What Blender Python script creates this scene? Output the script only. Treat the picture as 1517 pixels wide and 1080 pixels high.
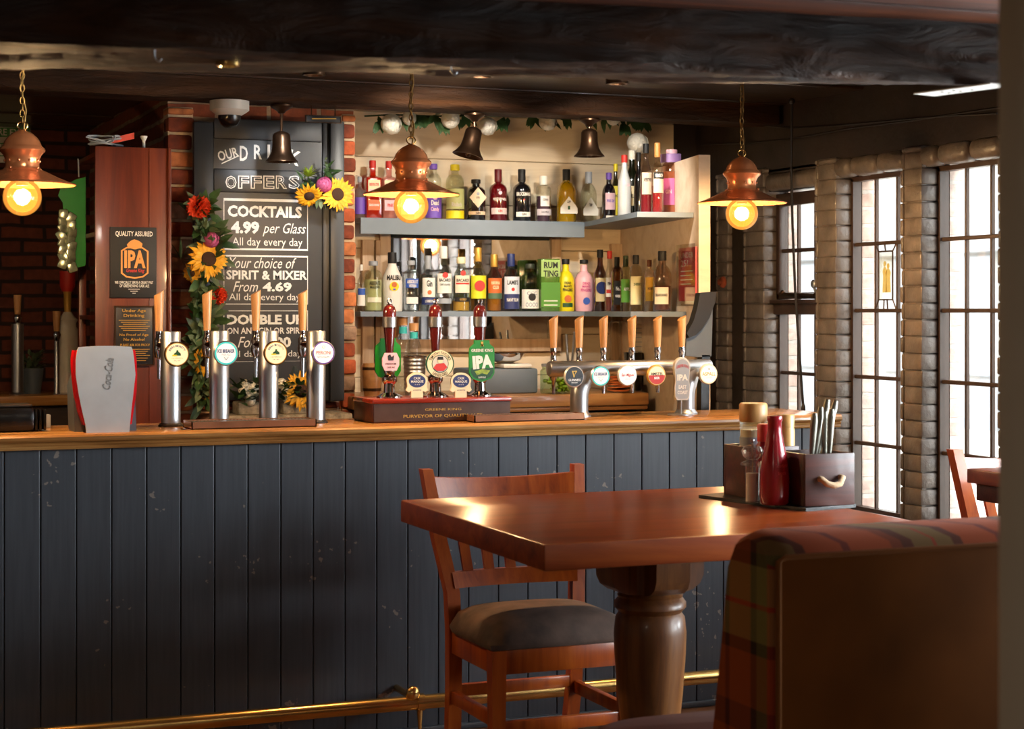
import bpy, bmesh, math, random
from math import sin, cos, tan, pi, radians, atan2, sqrt, hypot
from mathutils import Matrix, Vector

random.seed(7)
R = random.random
SC = bpy.context.scene
COL = SC.collection
for _o in list(bpy.data.objects):
    bpy.data.objects.remove(_o)

# ---------------------------------------------------------------- camera, world, lights, exposure
FPX = 2630.0; HOR = 460.0; CX = 758.5; CAMH = 1.5; TH = radians(22.05)
cam_d = bpy.data.cameras.new('camera'); cam = bpy.data.objects.new('camera', cam_d); COL.objects.link(cam)
cam.location = (0, 0, CAMH); cam.rotation_euler = (pi / 2, 0, -TH)
cam_d.sensor_width = 36; cam_d.lens = FPX / 1517 * 36
cam_d.shift_y = -(540 - HOR) / 1517
cam_d.clip_start = 0.05; cam_d.clip_end = 200
cam_d.dof.use_dof = True; cam_d.dof.focus_distance = 6.7; cam_d.dof.aperture_fstop = 4.5
SC.camera = cam
SC.view_settings.view_transform = 'Standard'; SC.view_settings.look = 'None'
SC.view_settings.exposure = 0.0; SC.view_settings.gamma = 1.0; SC.view_settings.use_curve_mapping = False
SC.cycles.use_denoising = True
SC.cycles.max_bounces = 10; SC.cycles.transparent_max_bounces = 24
SC.cycles.caustics_reflective = False; SC.cycles.caustics_refractive = False
SC.cycles.sample_clamp_indirect = 6.0

W = bpy.data.worlds.new('overcast_sky'); SC.world = W; W.use_nodes = True
_bg = W.node_tree.nodes['Background']; _bg.inputs[0].default_value = (1.0, 0.985, 0.96, 1); _bg.inputs[1].default_value = 9.0

def lamp(name, kind, loc, energy, color=(1, 1, 1), size=0.05, target=None, spot=60, blend=0.6, sy=None):
    d = bpy.data.lights.new(name, kind); d.energy = energy; d.color = color
    if kind == 'AREA':
        d.size = size
        if sy: d.shape = 'RECTANGLE'; d.size_y = sy
    else:
        d.shadow_soft_size = size
    if kind == 'SPOT': d.spot_size = radians(spot); d.spot_blend = blend
    o = bpy.data.objects.new(name, d); COL.objects.link(o); o.location = loc
    if target is not None:
        o.rotation_euler = (Vector(target) - Vector(loc)).to_track_quat('-Z', 'Y').to_euler()
    return o

# daylight of the windows nearer the camera (sky light gathered just outside their panes)
lamp('window_daylight', 'AREA', (4.34, 3.85, 1.38), 400, (0.90, 0.95, 1.0), 1.7, (0, 4.2, 1.2), sy=1.4)
lamp('window_daylight_far', 'AREA', (4.34, 1.6, 1.38), 200, (0.90, 0.95, 1.0), 2.4, (0, 1.6, 1.2), sy=1.4)
WARM = (1.0, 0.62, 0.28); SOFT = (1.0, 0.92, 0.80); COOL = (0.92, 0.96, 1.0)
# room lamps (their fixtures are built further down): x, y, z, watts, colour, aim, cone
SPOTS = [((1.84, 6.55, 2.40), 30, COOL, (1.88, 7.28, 1.95), 44),
         ((2.45, 6.35, 2.40), 62, SOFT, (2.55, 7.7, 1.75), 80),
         ((3.02, 6.35, 2.40), 62, SOFT, (3.35, 7.3, 1.7), 80),
         ((0.75, 5.0, 2.40), 16, SOFT, (1.2, 7.2, 1.5), 60),
         ((-0.3, 6.9, 2.40), 20, WARM, (-0.1, 8.8, 1.2), 80)]
FILL_LAMPS = [(-0.4, 1.2, 2.17), (2.9, 0.4, 2.17), (1.0, -0.8, 2.17)]  # unseen lamps added behind the camera as front fill

# ---------------------------------------------------------------- pixel rays of the surveyed photograph
def bearing(px): return TH + math.atan((px - CX) / FPX)
def depth(px, Y): return Y / (cos(TH) - (px - CX) / FPX * sin(TH))
def PX(px, Y): return Y * tan(bearing(px))                       # world X on the plane y = Y
def PY(px, X): return X / tan(bearing(px))                       # world Y on the plane x = X
def PZ(px, py, Y): return CAMH + (HOR - py) * depth(px, Y) / FPX  # world Z on the plane y = Y
def P(px, py, Y): return Vector((PX(px, Y), Y, PZ(px, py, Y)))
def S(px, Y): return depth(px, Y) / FPX                          # metres per pixel there

# ---------------------------------------------------------------- materials
def lin(h):
    if isinstance(h, (tuple, list)): return tuple(h[:3])
    h = h.lstrip('#')
    v = [int(h[i:i + 2], 16) / 255 for i in (0, 2, 4)]
    return tuple(c / 12.92 if c <= 0.04045 else ((c + 0.055) / 1.055) ** 2.4 for c in v)

def _new(name):
    m = bpy.data.materials.new(name); m.use_nodes = True
    nt = m.node_tree; return m, nt, nt.nodes, nt.links, nt.nodes['Principled BSDF']

def add_bump(nt, bsdf, height, strength=0.3, dist=0.01):
    b = nt.nodes.new('ShaderNodeBump'); b.inputs['Strength'].default_value = strength; b.inputs['Distance'].default_value = dist
    nt.links.new(height, b.inputs['Height']); nt.links.new(b.outputs[0], bsdf.inputs['Normal'])

def coords(nt, scale=(1, 1, 1), rot=(0, 0, 0), src='Object'):
    tc = nt.nodes.new('ShaderNodeTexCoord'); mp = nt.nodes.new('ShaderNodeMapping')
    mp.inputs['Scale'].default_value = scale; mp.inputs['Rotation'].default_value = rot
    nt.links.new(tc.outputs[src], mp.inputs[0]); return mp.outputs[0]

def ramp(nt, fac, stops):
    r = nt.nodes.new('ShaderNodeValToRGB'); e = r.color_ramp.elements
    while len(e) < len(stops): e.new(0.5)
    for k, (p, c) in enumerate(stops):
        e[k].position = p; e[k].color = (*lin(c), 1)
    nt.links.new(fac, r.inputs[0]); return r.outputs[0]

def noise(nt, vec, scale=5, detail=4, rough=0.55, dist=0.0):
    n = nt.nodes.new('ShaderNodeTexNoise'); n.inputs['Scale'].default_value = scale; n.inputs['Detail'].default_value = detail
    n.inputs['Roughness'].default_value = rough; n.inputs['Distortion'].default_value = dist
    nt.links.new(vec, n.inputs['Vector']); return n.outputs['Fac']

def mat(name, c, rough=0.5, metal=0.0, var=0.0, vscale=12, bump=0.0, bscale=60, coat=0.0, spec=0.5, emit=None, es=0, trans=0.0):
    m, nt, N, L, b = _new(name)
    c = lin(c)
    b.inputs['Base Color'].default_value = (*c, 1); b.inputs['Roughness'].default_value = rough; b.inputs['Metallic'].default_value = metal
    b.inputs['Coat Weight'].default_value = coat; b.inputs['Coat Roughness'].default_value = 0.12; b.inputs['Specular IOR Level'].default_value = spec
    if emit is not None:
        b.inputs['Emission Color'].default_value = (*lin(emit), 1); b.inputs['Emission Strength'].default_value = es
    if trans: b.inputs['Transmission Weight'].default_value = trans
    v = coords(nt)
    if var or True:
        var = var or 0.06
        n = noise(nt, v, vscale, 3)
        lo = tuple(max(0, x * (1 - var)) for x in c); hi = tuple(min(1, x * (1 + var)) for x in c)
        L.new(ramp(nt, n, [(0.3, lo), (0.7, hi)]), b.inputs['Base Color'])
    if bump: add_bump(nt, b, noise(nt, v, bscale, 4), bump, 0.004)
    return m

def wood(name, dark, mid, light, axis='X', rough=0.4, coat=0.0, scale=1.0, bump=0.15, blotch=None):
    m, nt, N, L, b = _new(name)
    sc = {'X': (1.2, 14, 14), 'Y': (14, 1.2, 14), 'Z': (14, 14, 1.2)}[axis]
    v = coords(nt, tuple(s * scale for s in sc))
    n = noise(nt, v, 2.2, 6, 0.62, 0.8)
    colr = ramp(nt, n, [(0.28, dark), (0.5, mid), (0.74, light)])
    if blotch:
        n2 = noise(nt, coords(nt, (3, 3, 3)), 3, 5, 0.6)
        mx = N.new('ShaderNodeMix'); mx.data_type = 'RGBA'
        L.new(ramp(nt, n2, [(0.5, '000000'), (0.68, 'ffffff')]), mx.inputs[0]); L.new(colr, mx.inputs[6]); mx.inputs[7].default_value = (*lin(blotch), 1)
        colr = mx.outputs[2]
    L.new(colr, b.inputs['Base Color'])
    b.inputs['Roughness'].default_value = rough; b.inputs['Coat Weight'].default_value = coat; b.inputs['Coat Roughness'].default_value = 0.1
    if bump: add_bump(nt, b, n, bump, 0.004)
    return m

def streak(m):
    """lacquer rubbed down in one direction, so reflections are drawn out across the strokes"""
    nt = m.node_tree; b = nt.nodes['Principled BSDF']
    b.inputs['Coat Weight'].default_value = 0.0; b.inputs['Roughness'].default_value = 0.30; b.inputs['IOR'].default_value = 2.1; b.inputs['Anisotropic'].default_value = 1.0
    c = nt.nodes.new('ShaderNodeCombineXYZ'); c.inputs[0].default_value = 0.45; c.inputs[1].default_value = 0.89; nt.links.new(c.outputs[0], b.inputs['Tangent'])
    b.inputs['Specular IOR Level'].default_value = 0.9

def glass(name, tint, gloss=0.12, rough=0.03, dens=0.0, body=None):
    """see-through glass: tinted transparency under a fresnel gloss, part of it solid colour for density"""
    m, nt, N, L, b = _new(name)
    out = N['Material Output']
    tr = N.new('ShaderNodeBsdfTransparent'); tr.inputs[0].default_value = (*lin(tint), 1)
    base = tr.outputs[0]
    b.inputs['Base Color'].default_value = (*lin(body or tint), 1); b.inputs['Roughness'].default_value = 0.15
    if dens > 0:
        mx = N.new('ShaderNodeMixShader'); mx.inputs[0].default_value = dens
        L.new(base, mx.inputs[1]); L.new(b.outputs[0], mx.inputs[2]); base = mx.outputs[0]
    gl = N.new('ShaderNodeBsdfGlossy'); gl.inputs['Roughness'].default_value = rough
    lw = N.new('ShaderNodeLayerWeight'); lw.inputs[0].default_value = 0.25
    mth = N.new('ShaderNodeMath'); mth.operation = 'MULTIPLY_ADD'; L.new(lw.outputs['Facing'], mth.inputs[0])
    mth.inputs[1].default_value = 0.55; mth.inputs[2].default_value = gloss * 0.4
    m2 = N.new('ShaderNodeMixShader'); L.new(mth.outputs[0], m2.inputs[0]); L.new(base, m2.inputs[1]); L.new(gl.outputs[0], m2.inputs[2])
    L.new(m2.outputs[0], out.inputs['Surface'])
    return m

def glow(name, c, s):
    m, nt, N, L, b = _new(name)
    b.inputs['Base Color'].default_value = (*lin(c), 1)
    b.inputs['Emission Color'].default_value = (*lin(c), 1); b.inputs['Emission Strength'].default_value = s
    return m

def brick_mat(name, cols, mortar, plane='XZ', bw=0.22, bh=0.072, rough=0.85, mort=0.011):
    m, nt, N, L, b = _new(name)
    tc = N.new('ShaderNodeTexCoord'); sp = N.new('ShaderNodeSeparateXYZ'); L.new(tc.outputs['Object'], sp.inputs[0])
    cb = N.new('ShaderNodeCombineXYZ'); L.new(sp.outputs['X' if plane == 'XZ' else 'Y'], cb.inputs[0]); L.new(sp.outputs['Z'], cb.inputs[1])
    nz = N.new('ShaderNodeTexNoise'); nz.inputs['Scale'].default_value = 6; L.new(tc.outputs['Object'], nz.inputs['Vector'])
    vm = N.new('ShaderNodeVectorMath'); vm.operation = 'MULTIPLY_ADD'; L.new(nz.outputs['Color'], vm.inputs[0]); vm.inputs[1].default_value = (0.018, 0.018, 0); L.new(cb.outputs[0], vm.inputs[2])
    br = N.new('ShaderNodeTexBrick'); L.new(vm.outputs[0], br.inputs['Vector'])
    br.inputs['Scale'].default_value = 1; br.inputs['Brick Width'].default_value = bw; br.inputs['Row Height'].default_value = bh
    br.inputs['Mortar Size'].default_value = mort; br.inputs['Mortar Smooth'].default_value = 0.35; br.inputs['Bias'].default_value = 0.0
    br.inputs['Color1'].default_value = (*lin(cols[0]), 1); br.inputs['Color2'].default_value = (*lin(cols[1]), 1); br.inputs['Mortar'].default_value = (*lin(mortar), 1)
    n2 = noise(nt, tc.outputs['Object'], 25, 5)
    mx = N.new('ShaderNodeMix'); mx.data_type = 'RGBA'; mx.blend_type = 'MULTIPLY'; mx.inputs[0].default_value = 0.7
    L.new(br.outputs['Color'], mx.inputs[6]); L.new(ramp(nt, n2, [(0.3, (0.45, 0.45, 0.45)), (0.7, (1, 1, 1))]), mx.inputs[7])
    L.new(mx.outputs[2], b.inputs['Base Color']); b.inputs['Roughness'].default_value = rough
    mth = N.new('ShaderNodeMath'); mth.operation = 'SUBTRACT'; L.new(n2, mth.inputs[0]); L.new(br.outputs['Fac'], mth.inputs[1])
    add_bump(nt, b, mth.outputs[0], 0.6, 0.008)
    return m

def plaid(name):
    m, nt, N, L, b = _new(name)
    tc = N.new('ShaderNodeTexCoord'); sp = N.new('ShaderNodeSeparateXYZ'); L.new(tc.outputs['Object'], sp.inputs[0])
    def wv(sock, per, stops, off=0.0):
        a = N.new('ShaderNodeMath'); a.operation = 'MULTIPLY_ADD'; L.new(sock, a.inputs[0]); a.inputs[1].default_value = 1 / per; a.inputs[2].default_value = off
        f = N.new('ShaderNodeMath'); f.operation = 'FRACT'; L.new(a.outputs[0], f.inputs[0])
        r = N.new('ShaderNodeValToRGB'); r.color_ramp.interpolation = 'CONSTANT'; e = r.color_ramp.elements
        while len(e) < len(stops): e.new(0.5)
        for k, (p_, c_) in enumerate(stops): e[k].position = p_; e[k].color = (*lin(c_), 1)
        L.new(f.outputs[0], r.inputs[0]); return r.outputs[0]
    stx = [(0.0, '9a4a1e'), (0.26, '6e3a1c'), (0.33, '3c2c1c'), (0.40, '6a6034'), (0.53, '9a3a22'), (0.55, '6a6034'), (0.66, '3c2c1c'), (0.72, '9a4a1e'), (0.95, '5a2a1c')]
    stz = [(0.0, '4a2426'), (0.12, '8e4220'), (0.36, '33241c'), (0.42, '7d7444'), (0.57, '9a3a26'), (0.59, '7d7444'), (0.76, '33241c'), (0.82, '5a2a26'), (0.93, '8e4220')]
    m1 = N.new('ShaderNodeMix'); m1.data_type = 'RGBA'; m1.inputs[0].default_value = 0.5
    ad = N.new('ShaderNodeMath'); ad.operation = 'ADD'; L.new(sp.outputs['X'], ad.inputs[0]); L.new(sp.outputs['Y'], ad.inputs[1])
    L.new(wv(ad.outputs[0], 0.42, stx, .35), m1.inputs[6]); L.new(wv(sp.outputs['Z'], 0.50, stz, -0.1), m1.inputs[7])
    L.new(m1.outputs[2], b.inputs['Base Color']); b.inputs['Roughness'].default_value = 0.95; b.inputs['Specular IOR Level'].default_value = 0.1
    add_bump(nt, b, noise(nt, tc.outputs['Object'], 400, 2), 0.3, 0.002)
    return m

def painted_boards(name, base, chip, rough=0.42):
    m, nt, N, L, b = _new(name)
    v = coords(nt, (1, 1, 1))
    grain = noise(nt, coords(nt, (40, 40, 2.0)), 2.0, 4)
    c = lin(base)
    colr = ramp(nt, grain, [(0.3, tuple(x * 0.86 for x in c)), (0.7, tuple(x * 1.14 for x in c))])
    n1 = noise(nt, v, 38, 2, 0.5); n2 = noise(nt, v, 4.1, 2, 0.5)
    mu = N.new('ShaderNodeMath'); mu.operation = 'MULTIPLY'; L.new(n1, mu.inputs[0]); L.new(n2, mu.inputs[1])
    mx = N.new('ShaderNodeMix'); mx.data_type = 'RGBA'; L.new(ramp(nt, mu.outputs[0], [(0.405, '000000'), (0.42, 'ffffff')]), mx.inputs[0])
    L.new(colr, mx.inputs[6]); mx.inputs[7].default_value = (*lin(chip), 1)
    L.new(mx.outputs[2], b.inputs['Base Color']); b.inputs['Roughness'].default_value = rough
    add_bump(nt, b, grain, 0.12, 0.002)
    return m

M = {}
def mk():
    M['beam'] = wood('blackened_oak', '190e07', '38210f', '5c381c', 'X', 0.6, 0.0, 0.35, 1.0)
    _bm = M['beam']; _nt = _bm.node_tree; _b = _nt.nodes['Principled BSDF']
    _n = noise(_nt, coords(_nt, (2.2, 9, 9)), 2.0, 7, 0.65, 1.6); add_bump(_nt, _b, _n, 0.8, 0.025); _b.inputs['Specular IOR Level'].default_value = 0.2
    M['ceil'] = wood('dark_ceiling_boards', '1c130e', '35261c', '52402f', 'X', 0.36, 0.25, 0.5, 0.7)
    M['ceil_front'] = wood('warm_brown_ceiling', '2a1206', '4d230c', '7a3d16', 'X', 0.5, 0.1, 0.5, 0.4)
    M['plank'] = painted_boards('slate_blue_paint', '484d55', '8a8078')
    M['bar_top'] = wood('polished_bar_wood', '6e4420', 'a8743e', 'c89a5e', 'X', 0.25, 0.4, 0.5, 0.05)
    M['table'] = wood('reddish_table_wood', '561c08', '7c320d', '9a4a1a', 'X', 0.16, 0.6, 0.5, 0.03)
    streak(M['table']); M['table_edge'] = wood('reddish_table_edge', '5e2209', '84380f', 'a2521e', 'X', 0.38, 0.1, 0.5, 0.03)
    M['pedestal'] = wood('worn_pedestal_oak', '4a2812', '70441f', '8f5e30', 'Z', 0.42, 0.15, 0.6, 0.1)
    M['chairwood'] = wood('chestnut_chair_wood', '722808', 'a0460f', 'bc5f1e', 'Z', 0.32, 0.3, 0.6, 0.05)
    M['seatfab'] = mat('worn_brown_suede', '58443a', 0.85, var=0.45, vscale=9, bump=0.25, bscale=90)
    M['leather'] = mat('brown_leather', '4a2a22', 0.45, var=0.15, bump=0.2, bscale=80)
    M['backpanel'] = mat('dark_brown_backing', '643c1a', 0.9, var=0.3, vscale=3, spec=0.1)
    M['plaid'] = plaid('plaid_wool')
    M['cabinet'] = wood('mahogany_panel', '421606', '60230c', '783414', 'Z', 0.4, 0.2, 0.5, 0.05)
    M['cream_board'] = wood('cream_painted_boards', 'b8a288', 'd6c4a8', 'e2d4bc', 'X', 0.6, 0, 0.35, 0.25)
    M['return_board'] = wood('faded_pale_boards', 'ccb49a', 'dcc6ae', 'e6d4be', 'X', 0.6, 0, 0.35, 0.15)
    M['pale_wood'] = wood('pale_frame_wood', '8f7356', 'b4977a', 'c8b094', 'Z', 0.55, 0, 0.5, 0.1)
    M['shelf'] = mat('blue_grey_paint', '73808c', 0.5, var=0.08, vscale=6)
    M['counter'] = wood('oak_counter', '6b4526', '94673c', 'b28550', 'X', 0.4, 0.2, 0.5, 0.05)
    M['darkwood'] = wood('dark_counter_wood', '1c0f08', '2f1a0e', '43291a', 'X', 0.45, 0.1)
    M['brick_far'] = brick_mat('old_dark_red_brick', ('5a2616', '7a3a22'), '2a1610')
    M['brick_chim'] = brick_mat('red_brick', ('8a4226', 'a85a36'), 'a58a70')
    for k, c in enumerate(('8c4022', 'a04c2a', '74341e', 'b0683c', '9a7a62')):
        M['brick%d' % k] = mat('old_brick_tone', c, 0.9, var=0.4, vscale=22, bump=0.8, bscale=45)
    M['mortar'] = mat('lime_mortar', 'b39c80', 0.95, var=0.3, bump=0.8, bscale=50)
    M['paint_brick'] = mat('gloss_dark_painted_brick', '6a6059', 0.36, var=0.35, vscale=14, bump=0.8, bscale=45, coat=0.1)
    M['paint_wall'] = mat('dark_painted_wall', '2a1f19', 0.45, var=0.3, vscale=5, bump=0.8, bscale=14)
    M['out_brick'] = brick_mat('outer_pink_brick', ('dcbcb0', 'e6d2c8'), 'd8d2cc', 'YZ')
    M['wallcream'] = mat('cream_room_wall', '9c8a70', 0.8, var=0.05)
    M['pillar'] = mat('taupe_plaster', 'a89d8e', 0.85, var=0.05, vscale=3)
    M['floor'] = wood('oak_floor', '3a2415', '5d3d24', '7a5534', 'X', 0.4, 0.2, 0.5, 0.1)
    M['frame'] = mat('dark_iron_frame', '3b2a22', 0.4, var=0.15)
    M['lead'] = mat('lead_came', '4a3a32', 0.45, 0.3)
    M['pane'] = glass('window_glass', (0.96, 0.98, 0.98), 0.04, 0.02)
    M['copper'] = mat('polished_copper', 'ec9460', 0.24, 0.62, var=0.12, vscale=18)
    M['brass'] = mat('aged_brass', 'd6ae6a', 0.24, 1.0, var=0.2, vscale=8)
    M['bronze'] = mat('dark_bronze', '503a2a', 0.34, 0.9, var=0.2)
    M['chainbrass'] = mat('dull_chain_brass', '8a6a3a', 0.36, 0.9); M['foil'] = mat('green_silver_foil', 'b9c0a0', 0.25, 0.7, var=0.5, vscale=30); M['plate'] = mat('dark_bronze_plate', '5c4840', 0.3, 0.6, var=0.2); M['redwood'] = wood('red_mahogany', '6e1e12', '962c1c', 'b04030', 'X', 0.25, 0.5, 0.5, 0.03)
    M['steel'] = mat('brushed_steel', 'b4b7bc', 0.36, 1.0, var=0.06)
    M['dullsteel'] = mat('dull_cutlery_steel', '7c7a70', 0.45, .9, var=0.08)
    M['chrome'] = mat('chrome', 'c8c8cc', 0.07, 1.0)
    M['coppertray'] = mat('copper_tray_metal', 'c08a6a', 0.2, 0.7, var=0.2)
    M['silver'] = mat('satin_silver_plastic', 'cfd1d3', 0.34, 0.25)
    M['red'] = mat('glossy_red', 'dc121e', 0.25)
    M['black'] = mat('black_plastic', '0c0c0e', 0.25)
    M['black_matte'] = mat('matte_black', '101011', 0.6)
    M['tapwood'] = wood('pale_oak_handle', 'a06c3c', 'c89460', 'dcb080', 'Z', 0.4, 0.15, 1.5, 0.05)
    M['burg'] = mat('burgundy_enamel', '4a1414', 0.12, coat=0.6)
    M['boardpaint'] = mat('blackboard_paint', '17191d', 0.4, var=0.12, vscale=3)
    M['boardframe'] = mat('charcoal_frame_paint', '232529', 0.42, var=0.12, vscale=4)
    M['chalk'] = mat('white_chalk_paint', 'd8d8d4', 0.7)
    M['white'] = mat('white_print', 'e6e3da', 0.6)
    M['offwhite'] = mat('white_plastic', 'cfc8bd', 0.4)
    M['cream'] = mat('cream_print', 'e9dcb4', 0.6)
    M['gold'] = mat('gold_print', 'c79a44', 0.4, 0.4)
    M['orange_print'] = mat('orange_print', 'e0964a', 0.6)
    M['ink'] = mat('black_print', '101012', 0.6)
    M['navy'] = mat('navy_print', '1f2f66', 0.5)
    M['blue'] = mat('blue_print', '2a55b0', 0.5)
    M['teal'] = mat('teal_print', '36b3b0', 0.4)
    M['redp'] = mat('red_print', 'c22a22', 0.5)
    M['green'] = mat('green_print', '168024', 0.35)
    M['dgreen'] = mat('dark_green_print', '134a26', 0.5)
    M['yellow'] = mat('yellow_print', 'e6d41c', 0.4)
    M['pink'] = mat('pink_print', 'e8b4c0', 0.4)
    M['magenta'] = mat('magenta_print', 'c23a86', 0.5)
    M['violet'] = mat('violet_print', '6a4ab0', 0.5)
    M['orange'] = mat('orange_label', 'c8652c', 0.5)
    M['grey'] = mat('grey_print', '9aa0a8', 0.5)
    M['slate'] = mat('black_slate', '16181a', 0.4, bump=0.2)
    M['boxwood'] = wood('dark_stained_box_wood', '260b06', '3d150c', '522012', 'X', 0.45, 0.1)
    M['rope'] = mat('pale_rope', 'c4a884', 0.8, bump=0.6, bscale=200)
    M['ketchup'] = mat('ketchup_red_plastic', '8c1420', 0.22, coat=0.3)
    M['salt'] = mat('white_salt', 'f2efe8', 0.9)
    M['leaf'] = mat('dark_green_leaf', '2f4a24', 0.5, var=0.35, vscale=20)
    M['leaf2'] = mat('grey_green_leaf', '5a6a4a', 0.6, var=0.3, vscale=20)
    M['petal_y'] = mat('sunflower_yellow', 'e0a41a', 0.6, var=0.2, vscale=40)
    M['disc'] = mat('sunflower_disc', '3a2210', 0.9, bump=0.8, bscale=250)
    M['petal_r'] = mat('orange_red_petal', 'd8401c', 0.6, var=0.2)
    M['petal_p'] = mat('pink_petal', 'c86494', 0.6, var=0.2)
    M['petal_w'] = mat('ivory_petal', 'f2eee2', 0.7, var=0.1)
    M['stone'] = mat('speckled_stone_pot', '8a8070', 0.9, var=0.5, vscale=60)
    M['mirror'] = mat('mirror_silver', 'd8d8d6', 0.015, 1.0)
    M['cable'] = mat('black_cable', '1d1714', 0.4)
    M['glass_clear'] = glass('clear_glass', (0.93, 0.95, 0.93), 0.15)
    M['glass_green'] = glass('green_tint_glass', (0.8, 0.92, 0.72), 0.15)
    M['bulbglass'] = None
    M['redsign'] = mat('red_poster', 'd2444e', 0.4)
    M['greybox'] = mat('grey_blue_plastic', '56606a', 0.5)
    M['lime'] = mat('lime_pieces', '8aa030', 0.5, var=0.4, vscale=80)
    M['pave'] = mat('pale_pavement', 'c8c4bc', 0.9, var=0.1, vscale=2)
    M['house'] = mat('white_render', '9c9b99', 0.9)
    M['housegrey'] = mat('grey_fascia', '84878c', 0.8)
    M['shopglass'] = mat('shop_glass', '868c94', 0.3)
mk()
_m, _nt, _N, _L, _b = _new('amber_bulb_glass')
_tr = _N.new('ShaderNodeBsdfTransparent'); _tr.inputs[0].default_value = (1.0, 0.84, 0.60, 1)
_em = _N.new('ShaderNodeEmission'); _em.inputs[0].default_value = (1.0, 0.36, 0.045, 1); _em.inputs[1].default_value = 1.0
_ad = _N.new('ShaderNodeAddShader'); _gl = _N.new('ShaderNodeBsdfGlossy'); _gl.inputs['Roughness'].default_value = 0.03
_mx = _N.new('ShaderNodeMixShader'); _lw = _N.new('ShaderNodeLayerWeight'); _lw.inputs[0].default_value = 0.2
_L.new(_tr.outputs[0], _ad.inputs[0]); _L.new(_em.outputs[0], _ad.inputs[1]); _L.new(_lw.outputs['Fresnel'], _mx.inputs[0])
_L.new(_ad.outputs[0], _mx.inputs[1]); _L.new(_gl.outputs[0], _mx.inputs[2]); _L.new(_mx.outputs[0], _N['Material Output'].inputs['Surface'])
M['bulbglass'] = _m
M['filament'] = glow('hot_filament', (1.0, 0.60, 0.20), 45)
M['spotglow'] = glow('lit_spot_lens', (1.0, 0.80, 0.5), 12)
for _k, _c, _e in (('cream', 'f0e2b4', .42), ('white', 'eeeae6', .42), ('teal', '3cc4c0', .4)): M['lens_' + _k] = glow('backlit_badge_' + _k, _c, _e)

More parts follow.
